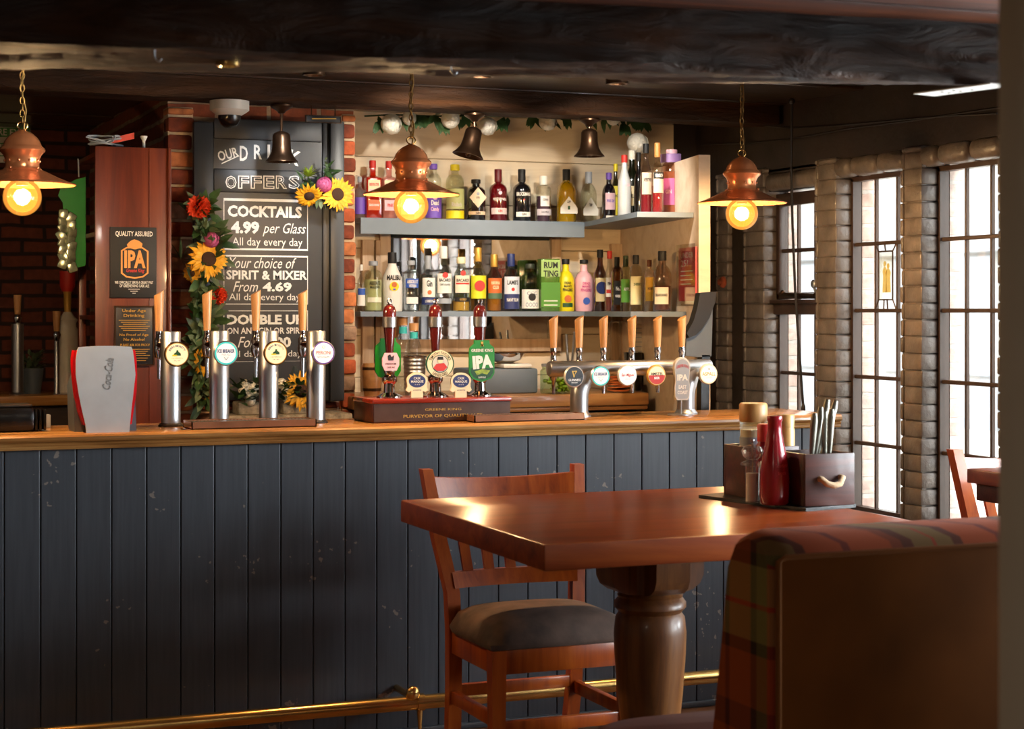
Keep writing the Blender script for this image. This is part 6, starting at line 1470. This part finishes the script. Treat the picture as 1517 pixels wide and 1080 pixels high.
# ================================================================= DINING TABLE IN THE FOREGROUND
TZ = 0.90; K = CAMH - TZ
def tp(px, py, z=TZ): return ceil_pt(px, py, z)
cA, cB, cC = tp(808, 807.5), tp(593, 740.5), tp(1377, 775.5)
tx0, ty0 = (cA.x + cB.x) / 2, (cA.y + cC.y) / 2; tx1, ty1 = cC.x, cB.y
tcx, tcy = (tx0 + tx1) / 2, (ty0 + ty1) / 2; hx_, hy_ = (tx1 - tx0) / 2, (ty1 - ty0) / 2
t = thing('dining_table', 'square polished red-brown pedestal table in front of the bar', 'table', (tcx, tcy, 0))
mb = MB(); mb.cbox((-hx_, -hy_, TZ - .070), (hx_, hy_, TZ), .006)
for k, f in enumerate(mb.f):                                     # lacquered face, plainer edges
    mb.m[k] = 0 if sum(mb.v[i][2] for i in f) / len(f) > TZ - .0005 else 1
mb.build('tabletop', ['table', 'table_edge'], t, 30)
out = [(-.155, TZ - .0705), (-.152, TZ - .19), (-.14, TZ - .215), (-.115, TZ - .232), (-.092, TZ - .238), (.092, TZ - .238), (.115, TZ - .232), (.14, TZ - .215), (.152, TZ - .19), (.155, TZ - .0705)]
for k in range(2):
    mb = MB(); mb.at(rz=k * pi / 2); mb.prism(out, -.055, .055); mb.build('bearer', 'pedestal', t, 30)
mb = MB(); mb.lathe([(.09, 0.12), (.085, .16), (.078, .2), (.088, .26), (.098, .36), (.107, .48), (.109, .54), (.104, .585), (.094, .60), (.098, .606), (.108, .616), (.108, .63), (.100, .64), (.096, .646), (.099, .652), (.09, .66), (.09, TZ - .10)], 40); mb.build('pedestal_column', 'pedestal', t, 40)
for k in range(4):
    mb = MB(); mb.at((0, 0, 0), rz=k * pi / 2); mb.hull([(.05, -.045, 0.02), (.05, .045, .02), (.05, .045, .13), (.05, -.045, .13)], [(.40, -.04, .0), (.40, .04, 0), (.40, .04, .05), (.40, -.04, .05)]); mb.build('foot', 'pedestal', t, 30)

# ---- things on the table
tr0 = tp(1040, 740, TZ)
X0 = tp(1072, 729).x
q0_, q1_, q2_ = tp(1035, 738), tp(1194, 758), tp(1268, 752); q3_ = q0_ + q2_ - q1_ + Vector((-.02, .03, 0)); cq_ = (q0_ + q1_ + q2_ + q3_) / 4
t = thing('slate_tray', 'black slate tray carrying the condiments on the red-brown table', 'tray', (cq_.x, cq_.y, TZ + .0005), 0)
mb = MB(); lo = [q - Vector((cq_.x, cq_.y, TZ)) for q in (q0_, q1_, q2_, q3_)]; mb.hull(lo, [q + Vector((0, 0, .010)) for q in lo]); mb.build('tray_board', 'slate', t, 0)
tz = TZ + .011
def at_t(px, py): return tp(px, py, tz)
def wooden_box(name, label, px0, px1, pyb, pyt, depth, rope=False, rz=0.0):
    a = at_t(px0, pyb); b = a + Vector((1, 0, 0)); u = (px1 - CX) / FPX
    Y = a.y; x0, x1 = a.x, PX(px1, Y); h = PZ((px0 + px1) / 2, pyt, Y) - tz
    t = thing(name, label, 'wooden box', ((x0 + x1) / 2, Y + depth / 2, tz), rz); w, d = (x1 - x0) / 2, depth / 2; k = .010
    mb = MB(); mb.cbox((-w, -d, 0), (w, -d + k, h), .002); mb.build('front_board', 'boxwood', t, 30)
    mb = MB(); mb.cbox((-w, d - k, 0), (w, d, h), .002); mb.build('back_board', 'boxwood', t, 30)
    for sx in (-1, 1):
        mb = MB(); mb.cbox((sx * w - (k if sx > 0 else 0), -d + k, 0), (sx * w + (0 if sx > 0 else k), d - k, h), .002); mb.build('end_board', 'boxwood', t, 30)
    mb = MB(); mb.box((-w + k, -d + k, .002), (w - k, d - k, .008)); mb.build('base_board', 'boxwood', t, 0)
    if rope:
        mb = MB(); rx_ = w * .42; mb.tube([(-rx_, -d + .004, h * .52), (-rx_, -d - .012, h * .52), (-rx_ * .6, -d - .022, h * .43), (0, -d - .024, h * .40), (rx_ * .6, -d - .022, h * .43), (rx_, -d - .012, h * .54), (rx_, -d + .004, h * .54)], .0095, 10); mb.build('rope_handle', 'rope', t)
    return t, w, d, h, Y
tA, wA, dA, hA, YA = wooden_box('condiment_box', 'dark stained wooden box behind the salt mill on the slate tray', 1110, 1184, 739, 662, .165)
tB, wB, dB, hB, YB_ = wooden_box('cutlery_box', 'dark stained wooden cutlery box with a rope handle on the slate tray', 1193, 1266, 751, 672, .17, True)
cbx = tB.location.x; cby = tB.location.y
cut = [(1207, 612, -.02, 'knife'), (1216, 603, .0, 'fork'), (1226, 592, .03, 'knife'), (1238, 594, .05, 'fork'), (1214, 618, .04, 'knife'), (1232, 606, -.03, 'fork'), (1222, 610, .02, 'knife')]
wds = ['knife leaning at the near side of the cutlery bundle', 'fork with its handle upright in the middle of the cutlery bundle', 'tall knife at the centre of the cutlery bundle', 'fork leaning furthest towards the windows in the cutlery bundle', 'short knife low in the cutlery bundle', 'fork behind the tall knife in the cutlery bundle', 'knife half hidden inside the cutlery bundle']
for n, (px, py, dy, kd_) in enumerate(cut):
    top = P(px, py, cby + dy); bot = Vector((cbx - .03 + .012 * n, cby + dy * .6, tz + .014))
    t = thing('table_' + kd_, 'steel table ' + wds[n], kd_, bot, 0, 'cutlery in the wooden box'); d = top - bot
    mb = MB(); pts = [Vector((0, 0, 0)), d * .4, d * .62, d * .9, d]
    mb.tube(pts, [.005, .005, .009, .012, .008], 10); mb.build('handle', 'dullsteel', t)
    mb = MB(); e = d * .4; mb.hull([(-.008, -.001, 0), (.008, -.001, 0), (.008, .001, 0), (-.008, .001, 0)], [(e.x - .006, e.y - .001, e.z), (e.x + .006, e.y - .001, e.z), (e.x + .006, e.y + .001, e.z), (e.x - .006, e.y + .001, e.z)]); mb.build('blade' if kd_ == 'knife' else 'tines', 'steel', t, 0)
# ketchup bottle
c = at_t(1159, 749); Y = c.y; s = S(1159, Y); h = PZ(1159, 617, Y) - tz
t = thing('sauce_bottle', 'red squeezy sauce bottle standing in front of the cutlery box', 'bottle', (c.x, Y + .045, tz))
mb = MB(); r = 22 * s; mb.lathe([(r * .86, 0), (r * .96, .006), (r, h * .12), (r * .99, h * .36), (r * .86, h * .52), (r * .62, h * .70), (r * .50, h * .82), (r * .46, h * .93), (r * .52, h * .945), (r * .52, h * .99), (r * .47, h), (0, h)], 36); mb.build('bottle_body', 'ketchup', t)
mb = MB(); text(mb, 'Tomato Ketchup', 0, h * .44, r * .9, h * .05, 0, .0, .2, wrap=r * .99); text(mb, 'SAUCE', 0, h * .36, r * .6, h * .03, 0, 0, wrap=r * 1.002); mb.build('print', 'redsign', t, 0)
# salt mill (clear acrylic) and steel pepper mill
c = at_t(1122, 745); Y = c.y; s = S(1122, Y); h = PZ(1122, 650, Y) - tz
t = thing('salt_mill', 'clear acrylic salt mill with white salt inside, in front of the wooden box', 'salt mill', (c.x, Y + .03, tz))
M['acrylic'] = glass('clear_acrylic', (.95, .95, .94), .3, .03, .12, 'd8d0c8')
r = 16 * s
mb = MB(); mb.lathe([(r * .66, 0), (r * .66, h * .5), (r * .7, h * .56), (r * 1.12, h * .58), (r * 1.1, h * .62), (r * .5, h * .66), (r * .9, h * .72), (r * 1.05, h * .80), (r * .8, h * .87), (r * .3, h * .90)], 28); mb.build('acrylic_body', 'acrylic', t)
mb = MB(); mb.lathe([(r * .6, .003), (r * .6, h * .45), (0, h * .46)], 24); mb.build('salt', 'salt', t)
mb = MB(); mb.tube([(0, 0, h * .46), (0, 0, h * .93)], .003, 8); mb.sphere(.0065, (0, 0, h * .96)); mb.build('spindle', 'chrome', t)
c = at_t(1134, 747); Y = c.y; h2 = PZ(1134, 684, Y) - tz
t = thing('pepper_pot', 'slim steel pepper pot between the salt mill and the red sauce bottle', 'pepper pot', (c.x + .006, Y + .02, tz))
mb = MB(); mb.lathe([(.012, 0), (.0125, h2 * .96), (.010, h2), (0, h2)], 20); mb.build('pot_body', 'steel', t)
# jars standing in the wooden box
def jar(label, px, w, ytop, dy, parts, zz=.009):
    Y = YA + dA + dy; x = PX(px, Y); s = S(px, Y); r = w * s / 2; h = PZ(px, ytop, Y) - tz - zz; t = thing('condiment_jar', label, 'jar', (x, Y, tz + zz), 0, 'sauces in the wooden box')
    for nm, m, pr in parts:
        mb = MB(); mb.lathe([(a * r, b * h) for a, b in pr], 26); mb.build(nm, m, t)
    return t
M['mustard'] = mat('mustard_cream', 'c89a5a', .35, var=.25, vscale=20); M['tanlid'] = mat('tan_lid', 'b8884c', .45)
jar('tall sauce jar with a tan lid and blue-white label in the wooden box', 1116, 42, 597, .03 - 0*dA, [('jar_body', 'glass_clear', [(.9, 0), (.95, .01), (.95, .78), (.9, .8)]), ('label', 'grey', [(.97, .3), (.97, .62)]), ('sauce', 'cream', [(.9, .01), (.9, .7), (0, .7)]), ('lid', 'tanlid', [(.98, .79), (1.0, .81), (1.0, .98), (.9, 1.0), (0, 1.0)])])
jar('red topped sauce jar in front of the tan lidded jar in the wooden box', 1133, 28, 628, -.125, [('jar_body', 'ketchup', [(.9, 0), (.95, .01), (.95, .7), (.7, .76)]), ('lid', 'redp', [(.8, .76), (.82, .98), (.7, 1.0), (0, 1.0)])])
jar('brown sauce jar with a pale lid behind the red squeezy bottle in the wooden box', 1164, 28, 614, -.045, [('jar_body', 'mustard', [(.9, 0), (.95, .01), (.95, .8), (.85, .84)]), ('lid', 'mustard', [(.9, .84), (.92, .98), (.8, 1.0), (0, 1.0)])])

# ================================================================= CHAIRS
def make_chair(name, label, W_=.48, D_=.43, HS=.46, HT=.975, splay=.055, lean=.115, parts=True):
    """slat-back pub chair facing -Y, origin on the floor under the seat centre"""
    t = thing(name, label, 'chair', (0, 0, 0)); w = W_ / 2; d = D_ / 2; k = .021
    for s_ in (-1, 1):
        xr = s_ * (w - k)
        mb = MB(); mb.at((s_ * (w - k) , -d + k, 0)); mb.hull([(-.019, -.019, 0), (.019, -.019, 0), (.019, .019, 0), (-.019, .019, 0)], [(-.024, -.024, HS), (.024, -.024, HS), (.024, .024, HS), (-.024, .024, HS)]); mb.build('front_leg', 'chairwood', t, 30)
        mb = MB(); sec = [(0.0, .05, -.012), (.25, .01, -.004), (HS, 0, 0), (HS + .12, .006, .004), (.75, lean * .5, splay * .55), (HT, lean, splay)]; prev = None
        vs = []; fs = []
        for i, (z, dy, dx) in enumerate(sec):
            x = s_ * (w - k + dx); y = d - k + dy; a = .022 if z < HT - .05 else .018; b = .026
            vs += [(x - a, y - b, z), (x + a, y - b, z), (x + a, y + b * .6, z), (x - a, y + b * .6, z)]
            if i:
                o = 4 * i
                fs += [(o - 4 + j, o - 4 + (j + 1) % 4, o + (j + 1) % 4, o + j) for j in range(4)]
        fs += [(3, 2, 1, 0), tuple(4 * (len(sec) - 1) + j for j in range(4))]; mb.add(vs, fs); mb.build('back_stile', 'chairwood', t, 50)
    def yl(z): return d - k + (lean * .5 * max(0, (z - HS - .12) / (.75 - HS - .12)) if z < .75 else lean * (.5 + .5 * (z - .75) / (HT - .75)))
    def xl(z): return w - k + (splay * .55 * max(0, (z - HS) / (.75 - HS)) if z < .75 else splay * (.55 + .45 * (z - .75) / (HT - .75)))
    def bowed(z0, z1, th, nm, bow):
        mb = MB(); n = 10; vs = []; fs = []
        for i in range(n + 1):
            u = -1 + 2 * i / n; by = bow * (1 - u * u); dz = -.012 * (1 - u * u) if nm == 'top_rail' else 0
            for z in (z0, z1):
                zz = z + (dz if z == z1 else 0)
                vs += [(u * (xl(z) - .015), yl(z) + by - th, zz), (u * (xl(z) - .015), yl(z) + by, zz)]
            if i:
                o = 4 * i; fs += [(o - 4, o, o + 2, o - 2), (o - 3, o - 1, o + 3, o + 1), (o - 2, o + 2, o + 3, o - 1), (o - 4, o - 3, o + 1, o)]
        fs += [(0, 2, 3, 1), (4 * n, 4 * n + 1, 4 * n + 3, 4 * n + 2)]; mb.add(vs, fs); mb.build(nm, 'chairwood', t, 40)
    bowed(HT - .115, HT - .025, .026, 'top_rail', .03); bowed(HS + .135, HS + .185, .026, 'lower_rail', .03)
    for i in range(5):
        u = -.66 + .33 * i; z0, z1 = HS + .17, HT - .10; by = .03 * (1 - u * u)
        mb = MB(); a = .017; mb.hull([(u * xl(z0) - a, yl(z0) + by - .02, z0), (u * xl(z0) + a, yl(z0) + by - .02, z0), (u * xl(z0) + a, yl(z0) + by - .006, z0), (u * xl(z0) - a, yl(z0) + by - .006, z0)],
                             [(u * xl(z1) - a, yl(z1) + by - .02, z1), (u * xl(z1) + a, yl(z1) + by - .02, z1), (u * xl(z1) + a, yl(z1) + by - .006, z1), (u * xl(z1) - a, yl(z1) + by - .006, z1)]); mb.build('back_slat', 'chairwood', t, 30)
    for nm, a, b in (('front_apron', (-w + .04, -d + .006, HS - .075), (w - .04, -d + .030, HS)), ('rear_apron', (-w + .04, d - .035, HS - .075), (w - .04, d - .012, HS)), ('side_apron', (-w + .008, -d + .04, HS - .075), (-w + .030, d - .03, HS)), ('side_apron', (w - .030, -d + .04, HS - .075), (w - .008, d - .03, HS))):
        mb = MB(); mb.cbox(a, b, .003); mb.build(nm, 'chairwood', t, 30)
    for nm, a, b in (('front_stretcher', (-w + .04, -d + .010, .20), (w - .04, -d + .032, .24)), ('side_stretcher', (-w + .010, -d + .03, .22), (-w + .034, d - .02, .262)), ('side_stretcher', (w - .034, -d + .03, .22), (w - .010, d - .02, .262)), ('rear_stretcher', (-w + .04, d - .035, .24), (w - .04, d - .012, .28))):
        mb = MB(); mb.cbox(a, b, .004); mb.build(nm, 'chairwood', t, 30)
    # domed cushion
    mb = MB(); n, m = 16, 12; vs = []; fs = []
    for j in range(m + 1):
        for i in range(n + 1):
            u, v = -1 + 2 * i / n, -1 + 2 * j / m
            x = u * (w + .012); y = v * (d + .002) - .004
            if v > .7: x *= 1 - .10 * (v - .7) / .3
            e = (1 - abs(u) ** 5) * (1 - abs(v) ** 5); vs.append((x * (1 - .02 * (abs(v) ** 6)), y * (1 - .03 * abs(u) ** 6), HS + .018 + .068 * max(0, e) ** .45 + .014 * (1 - u * u) * (1 - v * v)))
    nt_ = len(vs)
    for j in range(m):
        for i in range(n): o = j * (n + 1) + i; fs.append((o, o + 1, o + n + 2, o + n + 1))
    rim = [i for i in range(n + 1)] + [j * (n + 1) + n for j in range(1, m + 1)] + [m * (n + 1) + i for i in range(n - 1, -1, -1)] + [j * (n + 1) for j in range(m - 1, 0, -1)]
    for q in rim: x, y, z = vs[q]; vs.append((x * .97, y * .97, HS + .001))
    L_ = len(rim)
    for q in range(L_): fs.append((rim[q], nt_ + q, nt_ + (q + 1) % L_, rim[(q + 1) % L_]))
    fs.append(tuple(nt_ + q for q in range(L_))); mb.add(vs, fs); mb.build('seat_cushion', 'seatfab', t, 60)
    return t
ch = make_chair('pub_chair', 'slat back pub chair with worn brown suede seat, tucked behind the square table')
CHX, CHY = PX(654, 5.44) + .26, 5.44 - .19
ch.location = (CHX, CHY, 0)
c2 = dup(ch, (3.785, 4.53, 0.07), -.06, 'slat back pub chair standing by the leaded windows, only its back showing')
# small table by the window
wt0 = ceil_pt(1432, 694, 1.0)
t = thing('window_table', 'corner of a small dark table in front of the chair at the windows', 'table', (wt0.x + .3, wt0.y - .35, .07))
mb = MB(); mb.cbox((-.3, -.35, .885), (.3, .35, .93), .004); mb.build('tabletop', 'table', t, 30)
mb = MB(); mb.cbox((-.28, -.33, .83), (.28, .33, .884), .004); mb.build('apron', 'boxwood', t, 30)
mb = MB(); mb.lathe([(.16, 0), (.16, .02), (.05, .05), (.04, .1), (.04, .83)], 24); mb.build('pedestal_column', 'black_matte', t)

# ================================================================= PLAID BENCH
BHZ = 1.0
bq = ceil_pt(1145, 812, BHZ - .02); bx0, byn = bq.x, bq.y; bx1 = 3.35; bth = .19
t = thing('bench_seat', 'high backed bench in plaid wool with a dark brown back panel, close to the camera', 'bench', ((bx0 + bx1) / 2, byn + .1, 0)); bo = Vector(((bx0 + bx1) / 2, byn + .1, 0)); w = (bx1 - bx0) / 2
mb = MB()
sec = [(0.06, 0.0), (.44, 0.0)]
prof = [(-.1 + .0, .06), (-.1, BHZ - .06), (-.085, BHZ - .02), (-.05, BHZ), (.03, BHZ + .006), (.085, BHZ - .015), (.12, BHZ - .07), (.15, .75), (.20, .5), (.21, .4), (.21, .06)]
n = len(prof); xs = [-w, -w + .02, -w + .05] + [-w + .05 + (2 * w - .10) * k / 10 for k in range(1, 10)] + [w - .05, w - .02, w]
vs = []; fs = []
for i, x in enumerate(xs):
    e = min(i, len(xs) - 1 - i); sh = (.018, .006, 0)[min(e, 2)]
    for (y, z) in prof: vs.append((x, y * (1 - sh * 4) if False else y + (sh if y < 0 else -sh), z - (sh if z > .2 else 0)))
for i in range(len(xs) - 1):
    for j in range(n): fs.append((i * n + j, i * n + (j + 1) % n, (i + 1) * n + (j + 1) % n, (i + 1) * n + j))
fs += [tuple(range(n)), tuple((len(xs) - 1) * n + j for j in range(n - 1, -1, -1))]
mb.add(vs, fs); mb.build('back_cushion', 'plaid', t, 50)
mb = MB(); mb.cbox((-w + .012, -.108, .06), (w - .012, -.099, BHZ - .045), .002); mb.build('back_panel', 'backpanel', t, 30)
mb = MB(); mb.tube([(-w + .012, -.104, .06), (-w + .012, -.104, BHZ - .05), (-w + .03, -.104, BHZ - .042), (w - .012, -.104, BHZ - .042)], .007, 8); mb.build('piping', 'backpanel', t)
sx0 = ceil_pt(872, 1079, .48).x; sy1 = ceil_pt(940, 1060, .48).y
mb = MB(); out = []
hw0, hw1, hy0, hy1 = sx0 - bo.x, w, .215, sy1 - bo.y
for k in range(7): a = pi / 2 * k / 6; out.append((hw0 + .14 - .14 * sin(a) if False else hw0 + .14 * (1 - cos(a)), hy1 - .14 * (1 - sin(a))))
pts = [(hw0, hy0)] + out + [(hw1, hy1), (hw1, hy0)]
n = len(pts); lev = [(.36, .0), (.45, .0), (.475, -.012), (.482, -.03)]; vs = []; fs = []
cx_ = sum(p[0] for p in pts) / n; cy_ = sum(p[1] for p in pts) / n
for z, ins in lev:
    for p in pts: vs.append((p[0] + (-ins if p[0] < cx_ else ins), p[1] + (-ins if p[1] < cy_ else ins), z))
for i in range(len(lev) - 1):
    for j in range(n): fs.append((i * n + j, i * n + (j + 1) % n, (i + 1) * n + (j + 1) % n, (i + 1) * n + j))
fs += [tuple(range(n)), tuple((len(lev) - 1) * n + j for j in range(n))]
mb.add(vs, fs); bm = bmesh.new(); me = bpy.data.meshes.new('x'); me.from_pydata(mb.v, [], mb.f); bm.from_mesh(me); bmesh.ops.recalc_face_normals(bm, faces=bm.faces[:]); bpy.data.meshes.remove(me)
mb2 = MB(); bm.verts.index_update(); mb2.add([v.co for v in bm.verts], [[v.index for v in f.verts] for f in bm.faces]); bm.free(); mb2.build('seat_pad', 'leather', t, 50)
mb = MB(); mb.box((hw0 + .05, hy0, .08), (hw1 - .02, hy1 - .04, .36)); mb.build('seat_base', 'boxwood', t, 0)
for x in (-w + .06, w - .06):
    for y in (-.05, hy1 - .1):
        mb = MB(); mb.at((x, y, 0)); mb.lathe([(.02, 0), (.025, .08)], 14); mb.build('leg', 'boxwood', t)
